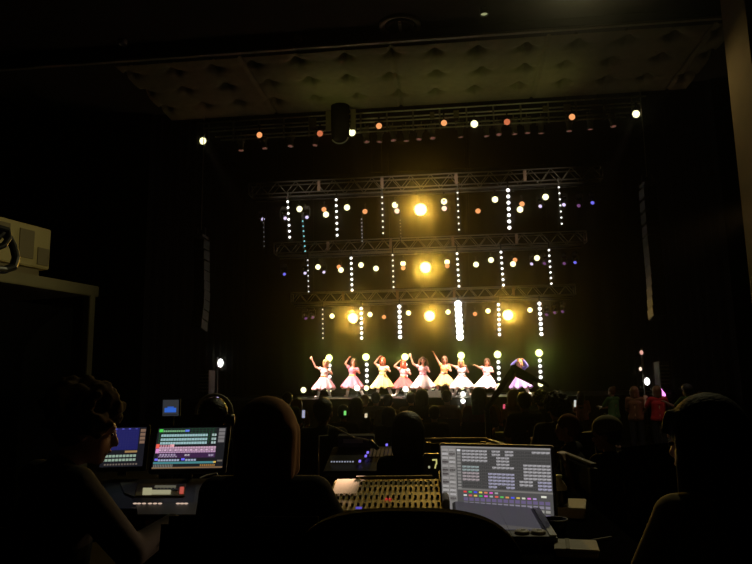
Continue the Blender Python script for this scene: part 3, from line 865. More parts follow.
dancer('dancer in white pink dress with dark brown hair in two tails', 422, dict(pel=(423, 376.5), neck=(422.8, 366), head=(423, 360.6), A=((419, 367), (413.2, 364), (411, 357.2)), B=((426.6, 367.3), (429.3, 371.8), (425.8, 369.6))), ((417, 397), (431.5, 397)), (c_lp, c_w, c_lp, c_p), ('twin', M_hairb))
dancer('dancer in cream yellow dress stretching one arm high with legs wide apart', 444, dict(hem=384.5, pel=(443.6, 375.5), neck=(445, 365.3), head=(444.6, 359.8), A=((441.4, 366), (437.6, 360.2), (434.3, 353.8)), B=((448.6, 366.4), (450.8, 370.8), (447, 368.7))), ((435.5, 396.5), (452.5, 396.5)), (c_o, c_y, c_ly, c_lp), ('bob', M_hairb), 0, .37)
dancer('blond dancer in all white dress reaching one arm toward the yellow dress', 461, dict(pel=(461.6, 377), neck=(461.5, 367.6), head=(461, 362.8), A=((458, 368.2), (453.8, 366.4), (450.6, 365)), B=((465, 368.4), (468, 372.2), (466.2, 367.6))), ((455, 397), (469, 397)), (c_w, c_w, c_w, c_lp), ('bob', M_hairy))
dancer('dancer in white dress pushing both arms forward, second from the right', 486, dict(pel=(487, 377), neck=(486.4, 367), head=(487, 362), A=((482.6, 367.8), (479, 367.4, .1), (476.2, 366, .1)), B=((490.2, 368), (493, 371.6), (489, 371.6))), ((482.5, 397), (497.5, 397)), (c_lp, c_w, c_lv, c_lp), ('bob', M_hairb), -2.5)
dancer('dancer in blue and violet dress with both hands on her head, rightmost of the row', 520, dict(pel=(520, 377.5), neck=(519.6, 368), head=(519.4, 363), A=((516.2, 368.8), (511.6, 365), (516, 360.6)), B=((523.2, 368.8), (527, 365.8), (523, 360.6))), ((514, 397), (528.5, 397)), (c_b, c_v, c_lv, c_v), ('bob', M_hairy), 0, .36, longsl=True)
# low box at the stage edge
p = at(434, 398, 21.3)
t = thing('stage_box', 'small pale lit box on the stage edge under the middle dancers', 'box', (p.x, 21.3, STAGE_Z))
MB().box((0, 0, .09), (.42, .30, .18)).build('body', M_card, t, bevel=.01); MB().box((0, 0, .19), (.44, .32, .02)).build('lid', M_paper, t)

# -- audience
S_blk = cloth('black shirt cloth', (.010, .010, .011)); S_dk = cloth('charcoal shirt cloth', (.022, .022, .024)); S_gry = cloth('gray shirt cloth', (.30, .30, .29)); S_olv = cloth('olive brown shirt cloth', (.20, .16, .08))
S_red = cloth('red shirt cloth', (.45, .03, .035)); S_sal = cloth('salmon shirt cloth', (.55, .20, .13)); S_grn = cloth('green shirt cloth', (.10, .22, .07)); S_brn = cloth('brown shirt cloth', (.16, .07, .035)); S_mar = cloth('maroon shirt cloth', (.12, .02, .02)); S_org = cloth('orange shirt cloth', (.50, .18, .05))
seat0 = None
def seat(loc, label, rot=0):
    global seat0
    if seat0 is None:
        t = thing('auditorium_seat', label, 'seat', loc, (0, 0, R(rot)), 'dark seats under the audience')
        MB().box((0, .05, .32), (.46, .46, .07)).build('seat_pad', M_black, t, bevel=.02)
        MB().box((0, -.225, .58), (.44, .05, .42), Matrix.Rotation(R(-8), 3, 'X')).build('backrest', M_black, t, bevel=.02)
        for k in (-1, 1):
            for yy in (-.18, .24): MB().cyl((k * .2, yy, 0), (k * .2, yy, .29), .015, n=8).build('leg', M_dark, t)
        seat0 = t
        return t
    return copy_tree(seat0, label, loc, (0, 0, R(rot)))
aud = [
 # px, py(head top), Y, kind, shirt, hair style, hair mat, rot, extra label
 (287, 391.5, 13.0, 'sit', S_grn, 'short', M_hair, 0, 'seated spectator in green shirt left of the lowest pale lamp'),
 (297, 398, 14.5, 'sit', S_mar, 'bob', M_hairb, 0, 'seated spectator in maroon with brown hair behind the green shirt'),
 (343, 404, 9.0, 'sit', S_blk, 'short', M_hair, 6, 'seated spectator with small dark head below the pink dancer'),
 (355.5, 397, 10.5, 'sit', S_dk, 'bob', M_hair, -4, 'seated spectator in charcoal with dark bob below the pink dancer'),
 (364.5, 394, 14.5, 'sit', S_mar, 'short', M_hairb, 0, 'seated spectator in maroon shirt below the pink dancer'),
 (375.5, 391.5, 13.5, 'sit', S_gry, 'short', M_hair, 3, 'seated spectator in pale gray shirt with bright shoulders'),
 (387.5, 394, 12.0, 'sit', S_olv, 'short', M_hair, -3, 'seated spectator in olive brown shirt right of the pale gray shirt'),
 (388.5, 406.5, 8.5, 'sit', S_blk, 'bob', M_hair, 0, 'seated spectator with black bob before the olive brown shirt'),
 (411, 391.5, 13.4, 'sit', S_olv, 'short', M_hair, 4, 'seated spectator in olive brown below the red haired dancer'),
 (421.5, 388.5, 12.0, 'sit', S_blk, 'bob', M_hair, 0, 'seated spectator in black with tall dark head below the middle dancer'),
 (446.5, 389.5, 12.8, 'sit', S_brn, 'short', M_hair, 0, 'broad spectator in brown below the yellow dressed dancer with one arm high'),
 (434, 405, 9.0, 'sit', S_blk, 'short', M_hair, 0, 'spectator in black before the pale stage box'),
 (478, 386.5, 10.5, 'sit', S_mar, 'long', M_hair, -14, 'long haired spectator in maroon black left of the leaning boom'),
 (513.5, 389, 12.5, 'sit', S_olv, 'bob', M_hairb, 0, 'seated spectator with brown hair below the violet dancer'),
 (524.5, 391, 8.5, 'sit', S_dk, 'short', M_hair, 2, 'spectator with pale jacket edges below the violet dancer'),
 (541, 392, 10.5, 'sit', S_dk, 'curly', M_hair, 0, 'spectator with rumpled dark hair right of the violet dancer'),
]
GS = 'seated audience seen from behind'
for i, (px, py, Y, kd, sh, hs, hm, rt, lb) in enumerate(aud):
    loc, s = place(px, py, Y, HS if kd == 'sit' else HT)
    jj = joints('sit') if kd == 'sit' else joints('stand')
    person(lb, loc, rt, jj, kd, s, sh, 'short', M_black, (hs, hm), group=GS, key=('aud', kd, hs), voxel=.012, face=False)
    if kd == 'sit':
        st = seat(loc + V((0, .0, 0)), 'dark seat under the ' + ' '.join((lb.replace('seated ', '')).split()[:12]), rt); st.scale = (s, s, s)
# standing people on the right
stand = [
 (580.5, 391, 17.5, S_sal, 'long', M_hair, -20, 'standing person in salmon shirt with long dark hair', None),
 (612, 386.5, 17.0, S_grn, 'bun', M_hairb, 35, 'standing person in green facing left with raised hands', dict(elL=(-.2, .2, 1.1), wrL=(-.1, .42, 1.12), elR=(.2, .2, 1.1), wrR=(.08, .42, 1.08))),
 (634, 386, 15.5, S_brn, 'bob', M_hairb, -25, 'standing person in brown left of the red shirt', None),
 (656.5, 385.5, 15.0, S_red, 'bob', M_hairb, 0, 'standing person in red shirt holding a glowing pink stick', dict(elR=(.27, .08, 1.12), wrR=(.24, .2, 1.33), elL=(-.27, .08, 1.12), wrL=(-.24, .2, 1.33))),
 (687, 384, 13.5, S_grn, 'short', M_hair, 25, 'standing person in dark green with a cap right of the red shirt', dict(elL=(-.24, .16, 1.16), wrL=(-.28, .38, 1.26))),
 (700, 391, 13.0, S_org, 'short', M_hairb, 0, 'person in orange brown shirt behind the foreground long hair at right', None),
 (718, 393, 12.0, S_dk, 'short', M_hair, 10, 'person in charcoal at far right beside the orange brown shirt', None),
]
for i, (px, py, Y, sh, hs, hm, rt, lb, ex) in enumerate(stand):
    loc, s = place(px, py, Y, HT)
    jj = joints('stand', **(ex or {}))
    person(lb, loc, rt, jj, 'stand', s, sh, 'short', cloth('dark trousers', (.02, .02, .025)), (hs, hm), group='people standing at the right of the hall', key=('st', hs, lb if ex else ''), voxel=.012, cap=M_gray if 'with a cap' in lb else None)
    if 'pink stick' in lb:
        hp = loc + Matrix.Rotation(R(rt), 3, 'Z') @ (V(jj['wrR']) * s) + V((.02, .06, .05))
        t = thing('glow_stick', 'glowing pink stick held up by the red shirt', 'light stick', hp, (R(20), R(-35), 0))
        MB().cyl((0, 0, -.10), (0, 0, .02), .014, n=10).build('handle', M_lgray, t); MB().cap((0, 0, .04), (0, 0, .20), .035, .03).build('light_tube', glow('pink stick glow', (1.0, .25, .85), 2.2), t, True)
# small lit phones held low in the crowd
for i, (px, py, Y, w, h, col, lb) in enumerate([(575, 403.5, 16.5, .05, .16, (.8, .8, .7), 'lit phone held left of the salmon shirt'), (303.5, 414, 9.5, .04, .11, (.45, .45, .6), 'lit phone screen left of the dark head before the white and pink dancer'),
        (366, 415.5, 8, .03, .05, (.9, .75, .5), 'lit phone below the pink dancer'), (345, 413, 8.7, .03, .055, (.25, .9, .2), 'small green light at the neck of the dark head below the pink dancer'), (504, 406.5, 11.5, .035, .075, (.9, .12, .2), 'red pink light right of the leaning boom')]):
    p = at(px, py, Y)
    t = thing('phone', lb, 'phone', p, (R(12), 0, R(20)), 'small lit phones in the crowd')
    MB().box((0, .006, 0), (w + .012, .01, h + .012)).build('case', M_dark, t, bevel=.003); MB().box((0, -.002, 0), (w, .006, h)).build('screen', glow(f'phone glow {i}', col, .8), t)
# leaning boom on a stand
b0 = at(487, 408, 8.0); b1 = at(514, 368.5, 8.0); b2 = at(549, 386, 8.0)
z0 = floor_z(8.0)
t = thing('boom_stand', 'black folding boom arm rising and bending before the violet dancer', 'boom stand', (b0.x, 8.0, z0))
rel = lambda p: p - V((b0.x, 8.0, z0))
m = MB(); m.cyl((0, 0, 0), rel(b0), .03, n=12); m.build('pole', M_dark, t, True)
for q in range(3):
    MB().cyl((0, 0, .35), (.4 * math.cos(q * 2.1 + .5), .4 * math.sin(q * 2.1 + .5), .015), .018, n=8).build('leg', M_dark, t)
m = MB(); m.cyl(rel(b0) - V((0.02, 0, .03)), rel(b1), .03, .04, n=12); m.build('lower_arm', M_black, t, True)
m = MB(); m.cyl(rel(b1), rel(b2), .045, .015, n=12); m.build('upper_arm', M_black, t, True)
m = MB(); m.ball(rel(b1), .048, n=14); m.build('joint', M_black, t, True)
m = MB(); d = rel(b2) - rel(b1)
m.box(rel(b1) + d * .30 + V((0, .02, -.055)), (.22, .05, .06), Matrix.Rotation(math.atan2(-d.z, d.x), 3, 'Y')); m.build('counterweight', M_black, t, bevel=.01)

# green lit steps and round orange cushion near the boom
p = at(507, 437, 13)
zf = floor_z(13.5)
t = thing('steps', 'small stair of four green lit treads right of the boom pole', 'steps', (at(508, 430, 13.5).x, 13.5, zf))
for i in range(4):
    MB().box((0, .25 * i, .10 + .2 * i), (.85, .25, .04)).build('tread', cloth('tread with painted green light', (.16, .22, .07)), t)  # green light on the treads is put into their colour
for k in (-1, 1): MB().box((k * .44, .38, .38), (.03, 1.0, .76)).build('side_board', M_dark, t)
p = at(493.5, 415, 12.2)
t = thing('cushion', 'round orange cushion seen beside the boom pole above the green steps', 'cushion', p)
MB().ball((0, 0, 0), .16, (.75, .35, 1.15), 20).build('pad', S_org, t, True); m = MB(); m.tube([(.125 * math.cos(R(a)), 0, .188 * math.sin(R(a))) for a in range(0, 361, 15)], .012, 6); m.build('piping', S_brn, t, True)
MB().cyl((0, 0.02, -.16), (0, 0.02, floor_z(12.2) - p.z), .02, n=8).build('stem', M_dark, t)

# pale post under the right white floor lamp
a = at(463, 401, 13.8); b = at(463, 426, 13.8)
t = thing('light_post', 'pale post with a small white lamp on top in the crowd under the blond dancer', 'lamp', (a.x, 13.8, floor_z(13.8)))
m = MB(); m.lathe([(.16, 0), (.16, .03), (.06, .12), (.045, a.z - floor_z(13.8) - .06)], 16); m.build('post', M_card, t, True); MB().ball((0, 0, a.z - floor_z(13.8)), .05, n=12).build('bulb', W_WHT, t, True)

# barrier in front of the control desks
def barrier(label, pa, pb, Ya, Yb):
    a = at(*pa, Ya); b = at(*pb, Yb); a.z = b.z = (a.z + b.z) / 2
    zf = floor_z((Ya + Yb) / 2); L = V((b.x - a.x, b.y - a.y, 0)); ang = math.atan2(L.y, L.x); ln = L.length
    t = thing('barrier', label, 'barrier', (a.x, a.y, zf), (0, 0, ang), 'low black barrier panels before the control desks')
    h = a.z - zf
    MB().box((ln / 2, 0, h / 2 - .02), (ln - .02, .03, h - .05)).build('panel', M_black, t)
    MB().box((ln / 2, 0, h - .012), (ln, .03, .012)).build('top_rail', M_beiged if 'pale' in label else M_dark, t)
    for k in (.03, ln - .03): MB().box((k, 0, h / 2 - .02), (.04, .045, h - .03)).build('post', M_dark, t)
barrier('low black barrier panel with pale top rail right of the dark bob', (424, 437), (487, 437), 5.2, 5.2)
barrier('low black barrier panel bending toward the viewer above the spreadsheet monitor', (488, 437), (519, 449), 5.2, 4.4)
barrier('low black barrier panel under the face in profile at right', (562, 447), (594, 466), 4.6, 3.9)

# ------------------------------------------------------------------ foreground people
GF = None
loc, s = place(56, 383, 2.15, HS)
person('person with dark curly hair at left bending toward the blue screen', loc, -38, joints('sit', head=(0, .12, 1.115), wrR=(.10, .42, .76), wrL=(-.10, .40, .74), elR=(.25, .18, .72), elL=(-.25, .18, .72)), 'sit', s, S_blk, 'long', M_black, ('curly', cloth('curly brown black hair', (.05, .03, .014))), (-22, -14), voxel=.009, face=True)
loc, s = place(265, 395, 2.12, HS)
person('person in black with smooth brown bob whose right edge shines orange', loc, 0, joints('sit', wrR=(.12, .40, .79), wrL=(-.12, .40, .79), elR=(.26, .16, .72), elL=(-.26, .16, .72), head=(0, .05, 1.13)), 'sit', s, S_blk, 'short', M_black, ('bob', cloth('brown bob hair', (.10, .05, .022))), (0, -4), voxel=.009, face=True)
loc, s = place(213, 396.5, 3.9, HS)
person('person with large headphones behind the colourful key screen', loc, 8, joints('sit'), 'sit', s, S_blk, 'short', M_black, ('short', M_hair), (0, 0), voxel=.011, face=True, phones=M_lgray)
loc, s = place(322, 397, 5.6, HS)
person('person with round dark head and broad dark shoulders under the white and pink dancer', loc, 0, joints('sit'), 'sit', s, S_dk, 'short', M_black, ('short', M_hair), (0, 0), voxel=.011)
loc, s = place(407, 411, 3.75, HS)
person('person with full black bob right behind the beige mixing desk', loc, 2, joints('sit', shL=(-.145, .02, .93), shR=(.145, .02, .93), elL=(-.18, .12, .69), elR=(.18, .12, .69)), 'sit', s, S_blk, 'short', M_black, ('bob', M_hair), (0, -3), voxel=.010)
loc, s = place(557, 394, 6.2, HS)
person('person in dark jacket with shaggy hair left of the face in profile', loc, 5, joints('sit', wrL=(-.18, .33, .80)), 'sit', s, S_dk, 'long', M_black, ('curly', M_hair), (0, 0), voxel=.011)
loc, s = place(572, 413, 5.25, HS)
person('person turned left with face in profile and orange rimmed hair', loc, 68, joints('sit'), 'sit', s, S_dk, 'short', M_black, ('short', cloth('chestnut hair', (.14, .05, .02))), (0, 0), voxel=.010, face=True)
loc, s = place(611, 414, 4.3, HS + .02)
person('person in flat peaked cap seated behind the white boxes', loc, 40, joints('sit', elL=(-.26, .16, .70), wrL=(-.16, .34, .92)), 'sit', s, S_blk, 'short', M_black, ('short', M_hair), (20, -6), voxel=.010, cap=cloth('dull green cap', (.24, .22, .12)), face=True)
loc, s = place(716, 393, 1.9, HS)
person('large dark person with long full hair at the right edge of the picture', loc, 30, joints('sit', elL=(-.24, .14, .68)), 'sit', s, S_olv, 'long', M_black, ('long', mat('dull black hair', (.010, .008, .006), .7, spec=.12, noise=(70, .4), bump=.3)), (8, -4), voxel=.009, face=True)

# ------------------------------------------------------------------ desks
def desk(label, x0, x1, y0, y1, zt):
    t = thing('desk', label, 'desk', ((x0 + x1) / 2, (y0 + y1) / 2, 0))
    w, d = x1 - x0, y1 - y0
    MB().box((0, 0, zt - .015), (w, d, .03)).build('desk_top', mat('black laminate', (.005, .005, .005), 1.0, spec=0.0, noise=(20, .2)), t, bevel=.004)
    MB().box((0, d / 2 - .02, zt / 2), (w * .96, .02, zt - .10)).build('front_board', M_black, t)
    for a in (-1, 1):
        for b in (-1, 1):
            MB().box((a * (w / 2 - .05), b * (d / 2 - .05), (zt - .03) / 2), (.04, .04, zt - .03)).build('leg', M_dark, t)
    return t
DZ = .735
desk('long dark desk carrying the lighting console and the beige mixing desk', -.88, .52, 2.50, 3.25, DZ)
desk('dark desk at right carrying the spreadsheet monitor and white boxes', .56, 1.22, 1.95, 3.15, DZ)
desk('dark desk farther ahead carrying the small sound console', -.15, 1.35, 4.2, 4.85, .66)

# -- cell screens
EM = {}
def cellmat(c):
    k = tuple(round(x, 3) for x in c)
    if k not in EM: EM[k] = glow(f'screen colour {len(EM)}', k, 1.0)
    return EM[k]
def cell_screen(name, w, h, bg, cells, parent, yoff=-.004):
    """flat lit screen in local xz, facing -y; cells are u0,v0,u1,v1,colour with v downward"""
    m = MB(); mats = [cellmat(bg)]; idx = {tuple(bg): 0}
    m.quad((-w / 2, yoff, 0), (w / 2, yoff, 0), (w / 2, yoff, h), (-w / 2, yoff, h))
    for (u0, v0, u1, v1, c) in cells:
        c = tuple(c)
        if c not in idx: idx[c] = len(mats); mats.append(cellmat(c))
        m.mi = idx[c]
        m.quad((-w / 2 + u0 * w, yoff - .0008, h - v1 * h), (-w / 2 + u1 * w, yoff - .0008, h - v1 * h), (-w / 2 + u1 * w, yoff - .0008, h - v0 * h), (-w / 2 + u0 * w, yoff - .0008, h - v0 * h))
    bm = m.bm
    me = bpy.data.meshes.new(name); bm.to_mesh(me); bm.free()
    for q in mats: me.materials.append(q)
    o = bpy.data.objects.new(name, me); C.objects.link(o); o.parent = parent
    return o

# spreadsheet monitor
rnd = random.Random(3)
cl = []
K = .74
def put(c0, c1, r0, r1, col):
    for r_ in range(r0, r1):
        for c_ in range(c0, c1):
            G[(c_, r_)] = col
G = {}
wht = (.52 * K, .50 * K, .52 * K); lav = (.46 * K, .44 * K, .60 * K); pnk = (.50 * K, .42 * K, .44 * K); tl = (.38 * K, .46 * K, .46 * K)
put(0, 6, 0, 4, wht); put(7, 9, 0, 2, wht); put(10, 12, 0, 2, wht); put(8, 11, 2, 5, wht); put(7, 12, 5, 6, wht)
put(0, 4, 5, 7, tl); put(0, 4, 7, 10, pnk); put(6, 12, 7, 11, lav); put(6, 8, 11, 12, lav); put(10, 12, 11, 12, lav)
put(14, 20, 4, 9, wht); put(13, 16, 9, 11, wht); put(17, 20, 9, 12, lav); put(16, 20, 0, 1, wht)
cl.append((0, 0, 1, .025, (.24, .23, .22)))
cl.append((.0, .025, .145, 1, (.20, .19, .18)))
cw = .795 / 20; rh = .60 / 12
for r_ in range(13):
    for k in range(2):
        c = rnd.choice([(.38, .36, .35), (.30, .28, .27), (.42, .40, .40), (.06, .05, .05)])
        v = .045 + r_ * .064
        cl.append((.01 + k * .068, v, .068 + k * .068, v + .034, c)); cl.append((.015 + k * .068, v + .040, .05 + k * .068, v + .050, (.09, .085, .08)))
    cl.append((.155, .045 + r_ * .05, .188, .045 + r_ * .05 + .035, (.22, .21, .20) if r_ else (.6, .6, .6)))
for r_ in range(12):
    for c_ in range(20):
        u = .2 + c_ * cw; v = .05 + r_ * rh
        col = G.get((c_, r_))
        if col:
            cl.append((u + .002, v + .006, u + cw - .002, v + rh * .58, col)); cl.append((u + .006, v + rh * .62, u + cw * .65, v + rh * .82, tuple(x * .55 for x in col)))
            cl.append((u + cw * .2, v + .012, u + cw * .5, v + .02, (.1, .1, .1)))
        else:
            cl.append((u + .002, v + .006, u + cw - .002, v + rh * .85, (.045, .043, .042))); cl.append((u + cw * .35, v + rh * .35, u + cw * .6, v + rh * .55, (.12, .115, .11)))
cl.append((.15, .66, 1, .685, (.17, .16, .15)))
ic = [(.7, .05, .05), (.05, .5, .08), (.05, .08, .8), (.75, .6, .1), (.7, .2, .1), (.7, .1, .55), (.35, .35, .36)]
for i, c in enumerate(ic): cl.append((.205 + i * .048, .70, .235 + i * .048, .725, c))
for i, c in enumerate([(.6, .6, .6), (.6, .1, .1), (.7, .5, .1), (.05, .5, .1), (.7, .1, .6), (.35, .4, .4), (.7, .1, .08), (.1, .5, .1), (.65, .3, .1), (.08, .1, .8), (.6, .45, .1), (.6, .6, .5), (.7, .15, .6), (.4, .3, .6)]): cl.append((.205 + i * .048, .755, .235 + i * .048, .78, c))
for i in range(15):
    cl.append((.205 + i * .052, .80, .245 + i * .052, .85, (.13, .10, .20))); cl.append((.205 + i * .052, .87, .245 + i * .052, .91, (.22, .20, .26))); cl.append((.205 + i * .052, .93, .245 + i * .052, .97, (.28, .27, .25)))
cl.append((.90, .715, .945, .745, (.7, .7, .6)))
cl = [(a, b * .9, c, d * .9, e) if d < .99 else (a, b * .9, c, d, e) for a, b, c, d, e in cl]
for i in range(15): cl.append((.205 + i * .052, .90, .245 + i * .052, .95, (.16, .13, .22)))
c0 = at(495.5, 484, 2.46)
MR = R(-19)
t = thing('monitor', 'wide monitor full of small gray and white grid cells on the right desk', 'monitor', (c0.x, 2.46, DZ), (0, 0, MR))
SW, SH_ = .400, .248
zb = max(.012, at(496, 519.5, 2.46).z - DZ)
hold = bpy.data.objects.new('panel', MB().box((0, .012, SH_ / 2), (SW + .016, .03, SH_ + .018)).mesh('panel', M_gray, bevel=.004)); C.objects.link(hold); hold.parent = t; hold.location = (0, 0, zb)
cell_screen('screen', SW, SH_, (.075, .072, .070), cl, hold)
m = MB(); m.box((0, .10, .006), (.24, .18, .012)); m.build('stand_foot', M_dark, t, bevel=.003); MB().box((0, .06, (zb + .12) / 2), (.06, .03, zb + .12)).build('stand_neck', M_dark, t)

# tilted touch panel with two knobs
def local_frame(tl, tr, bl, label, nm, cat):
    ex = (tr - tl); w = ex.length; ex.normalize(); ey = (tl - bl); ey -= ex * ey.dot(ex); h = ey.length; ey.normalize(); ez = ex.cross(ey)
    t = thing(nm, label, cat)
    t.rotation_euler = Matrix((ex, ey, ez)).transposed().to_euler(); t.location = bl
    return t, w, h
tl_ = at_z(456, 500, .80); tr_ = at_z(539, 500, .80); bl_ = at_z(455, 536, .775)
t, w, h = local_frame(tl_, tr_, bl_, 'gray touch panel with two round knobs lying before the spreadsheet monitor', 'touch_panel', 'control panel')
MB().box((w / 2, h / 2, -.014), (w, h, .026)).build('case', M_gray, t, bevel=.004)
MB().box((w / 2 - .012, h / 2 + .028, .0), (w - .045, h - .085, .003)).build('screen', glow('faint gray screen', (.045, .042, .050), 1.0), t)
MB().box((w - .012, h / 2, .001), (.020, h - .01, .004)).build('side_trim', mat('silver trim', (.75, .73, .70), .5, noise=(20, .05)), t)
for k, px in enumerate((522, 538)):
    p = at_z(px, 530, .785); q = t.rotation_euler.to_matrix().inverted() @ (p - V(t.location))
    kb = MB().lathe([(0, .007), (.020, .007), (.022, .005), (.023, 0)], 20, (q.x, max(.02, q.y), .0)).build('knob', mat('cream knob', (.85, .78, .70), .5, noise=(20, .05)), t, True)
    MB().box((q.x + .004, max(.02, q.y) + .004, .0075), (.014, .006, .002)).build('dark_mark', M_dark, kb)
# dark wedge left of monitor, papers
p = at_z(447, 501, DZ)
t = thing('document_wedge', 'small dark wedge box between paper stack and spreadsheet monitor', 'box', (p.x, p.y + .02, DZ))
m = MB(); a_, b_, c_ = .045, .06, .075
vs = [m.bm.verts.new(v) for v in ((-a_ / 2, -b_, 0), (a_ / 2, -b_, 0), (a_ / 2, b_, 0), (-a_ / 2, b_, 0), (-a_ / 2, -b_ * .3, c_), (a_ / 2, -b_ * .3, c_ * .6), (a_ / 2, b_, c_ * .6), (-a_ / 2, b_, c_))]
for q in ((0, 1, 2, 3), (4, 5, 6, 7), (0, 1, 5, 4), (1, 2, 6, 5), (2, 3, 7, 6), (3, 0, 4, 7)): m.bm.faces.new([vs[k] for k in q])
m.build('body', M_beiged, t, bevel=.004)
for i, (dx, rz, lb) in enumerate(((0, 4, 'beige paper sheet at the bottom of the little stack by the mixing desk'), (.006, -7, 'beige paper sheet in the middle of the little stack by the mixing desk'), (-.004, 2, 'beige paper sheet on top of the little stack by the mixing desk'))):
    p = at_z(436, 496, DZ + .03)
    o = MB().box((0, 0, 0), (.085, .13, .007)).build('paper_stack', M_beige if i % 2 == 0 else M_card, bevel=.001); tag(o, lb, 'paper', 'paper sheets by the mixing desk'); o.location = (p.x + dx, p.y, DZ + .005 + .009 * i); o.rotation_euler = (0, 0, R(rz))

# beige mixing desk
tl_ = at_z(318, 479.5, .835); tr_ = at_z(426, 478.5, .835); bl_ = at_z(322, 510, .785)
t, w, h = local_frame(tl_, tr_, bl_, 'beige mixing desk with rows of dark fader caps', 'mixing_desk', 'mixing desk')
MB().box((w / 2, h / 2, -.022), (w, h, .04)).build('panel', M_beige, t, bevel=.003)
MB().box((w - .008, h / 2, .004), (.022, h + .01, .06)).build('end_cheek', M_beige, t, bevel=.004)
MB().box((w / 2, h / 2, -.055), (w * .96, h * .9, .03)).build('base', M_dark, t)
MB().box((w * .55, h * .985, .008), (w * .7, .012, .012)).build('meter_ledge', M_beiged, t)
fm = None
for r_, (vy, u0, n) in enumerate(((.82, .26, 16), (.63, .26, 16), (.36, .05, 20), (.13, .05, 20))):
    for i in range(n):
        u = u0 + (.925 - u0) * i / (n - 1)
        if fm is None: fm = MB().box((0, 0, .006), (.0085, .034, .014)).mesh('fader_cap', M_dark, bevel=.0015)
        o = bpy.data.objects.new('fader_cap', fm); C.objects.link(o); o.parent = t; o.location = (u * w, vy * h + .004 * math.sin(i * 2.2 + r_), 0)
m = MB()
for (u, v) in ((.50, .27), (.53, .27)): m.box((u * w, v * h, .004), (.008, .008, .006))
m.build('red_button', glow('red button glow', (.6, .03, .03), .8), t)
MB().box((.29 * w, .02 * h, .004), (.022, .006, .006)).build('blue_light', glow('blue light glow', (.15, .12, .8), .6), t)
pw = w * .215
o = MB().box((0, 0, .0015), (pw, h * .52, .002)).build('note_sheet', M_paper); o['label'] = 'white note sheet lit peach lying on the left of the beige mixing desk'; o['category'] = 'paper'
Mx = t.rotation_euler.to_matrix()
o.location = V(t.location) + Mx @ V((pw * .5 + .012, h * .70, .003)); o.rotation_euler = t.rotation_euler

# sound console farther ahead
c1 = at(374, 458, 4.6)
t = thing('sound_console', 'small dark sound console with blue lights between the two dark heads', 'mixing desk', (c1.x, 4.45, .66), (0, 0, 0))
tilt = Matrix.Rotation(R(18), 3, 'X')
MB().box((0, .12, .05), (.62, .40, .05), tilt).build('body', M_dark, t, bevel=.006)
MB().box((-.14, .30, .17), (.26, .05, .10), tilt).build('meter_bridge', M_gray, t, bevel=.006)
MB().box((-.16, .272, .175), (.14, .006, .03), tilt).build('meter_window', M_lgray, t)
for i in range(11):
    p = V((-.02 + .026 * i, .16, .0)) ; p = V((p.x, .14, .105))
    MB().box(p, (.016, .13, .008), tilt).build('channel_strip', mat('dusty pink panel', (.42, .30, .25), .5, noise=(20, .1)), t)
for i in range(9):
    MB().box((-.27 + .018 * i, .02, .062), (.009, .009, .006), tilt).build('key_light', glow('pale key light', (.55, .6, .75), .5), t)
for x, y, z in ((-.04, .13, .11), (.08, .24, .15), (.275, .10, .11), (-.08, .02, .065), (-.05, .10, .09)):
    MB().box((x, y, z), (.014, .024, .008), tilt).build('blue_light', glow('blue key light', (.25, .18, 1.0), 1.0), t)
# number display with a lit 7
p = at(433, 464, 3.1)
t = thing('number_display', 'small dark display showing a lit yellow digit 7', 'display', (p.x, 3.1, DZ))
zc = at(433, 464, 3.1).z - DZ
MB().box((0, .02, (zc + .05) / 2), (.085, .03, zc + .04)).build('housing', M_dark, t, bevel=.004)
M7 = glow('yellow digit glow', (.75, .72, .25), .7)
m = MB(); m.box((.008, .002, zc + .018), (.022, .004, .006)); m.box((.016, .002, zc + .008), (.006, .004, .020)); m.box((.011, .002, zc - .010), (.006, .004, .020), Matrix.Rotation(R(14), 3, 'Y')); m.build('digit', M7, t)
MB().box((-.018, .002, zc - .014), (.008, .004, .010)).build('point', glow('dim point glow', (.5, .5, .3), .7), t)

# ---- left lighting console
cx_, cy_ = at(172, 470, 2.85).x, 2.85
t = thing('lighting_console', 'lighting console with two bright screens on the long desk at left', 'lighting console', (cx_, 2.62, DZ), (0, 0, R(3)))
W_ = .60
m = MB(); vs = []
for x in (-W_ / 2 - .03, W_ / 2 + .02):
    vs.append([m.bm.verts.new((x, y, z)) for y, z in ((-.12, 0), (-.12, .035), (.17, .075), (.30, .09), (.34, .0))])
for i in range(5): m.bm.faces.new((vs[0][i], vs[0][(i + 1) % 5], vs[1][(i + 1) % 5], vs[1][i]))
m.bm.faces.new(vs[0]); m.bm.faces.new(list(reversed(vs[1]))); m.build('body', M_dark, t, bevel=.004)
sl = Matrix.Rotation(math.atan2(.04, .29), 3, 'X')
def onslope(px, py, dz=0.0):
    a = CAM; d = CM @ V(((px - 376) / F, -(py - 282) / F, -1))
    inv = t.matrix_basis.inverted() if False else (Matrix.Translation(V((cx_, 2.62, DZ))) @ Matrix.Rotation(R(3), 4, 'Z')).inverted()
    o = inv @ a; dd = (inv.to_3x3() @ d)
    # plane z = .035 + (y+.12)*.04/.29
    k = .04 / .29
    s_ = (.035 + dz + k * .12 + k * o.y - o.z) / (dd.z - k * dd.y)
    return o + dd * s_
def plate(nm, a, b, c_, d_, material, th=.006, par=None):
    m = MB(); lo = [m.bm.verts.new(v) for v in (a, b, c_, d_)]; hi = [m.bm.verts.new(v + V((0, 0, th))) for v in (a, b, c_, d_)]
    for q in ((0, 1, 2, 3),): m.bm.faces.new(lo); m.bm.faces.new(hi)
    for i in range(4): m.bm.faces.new((lo[i], lo[(i + 1) % 4], hi[(i + 1) % 4], hi[i]))
    return m.build(nm, material, par or t)
S_ = lambda *q: onslope(*q)
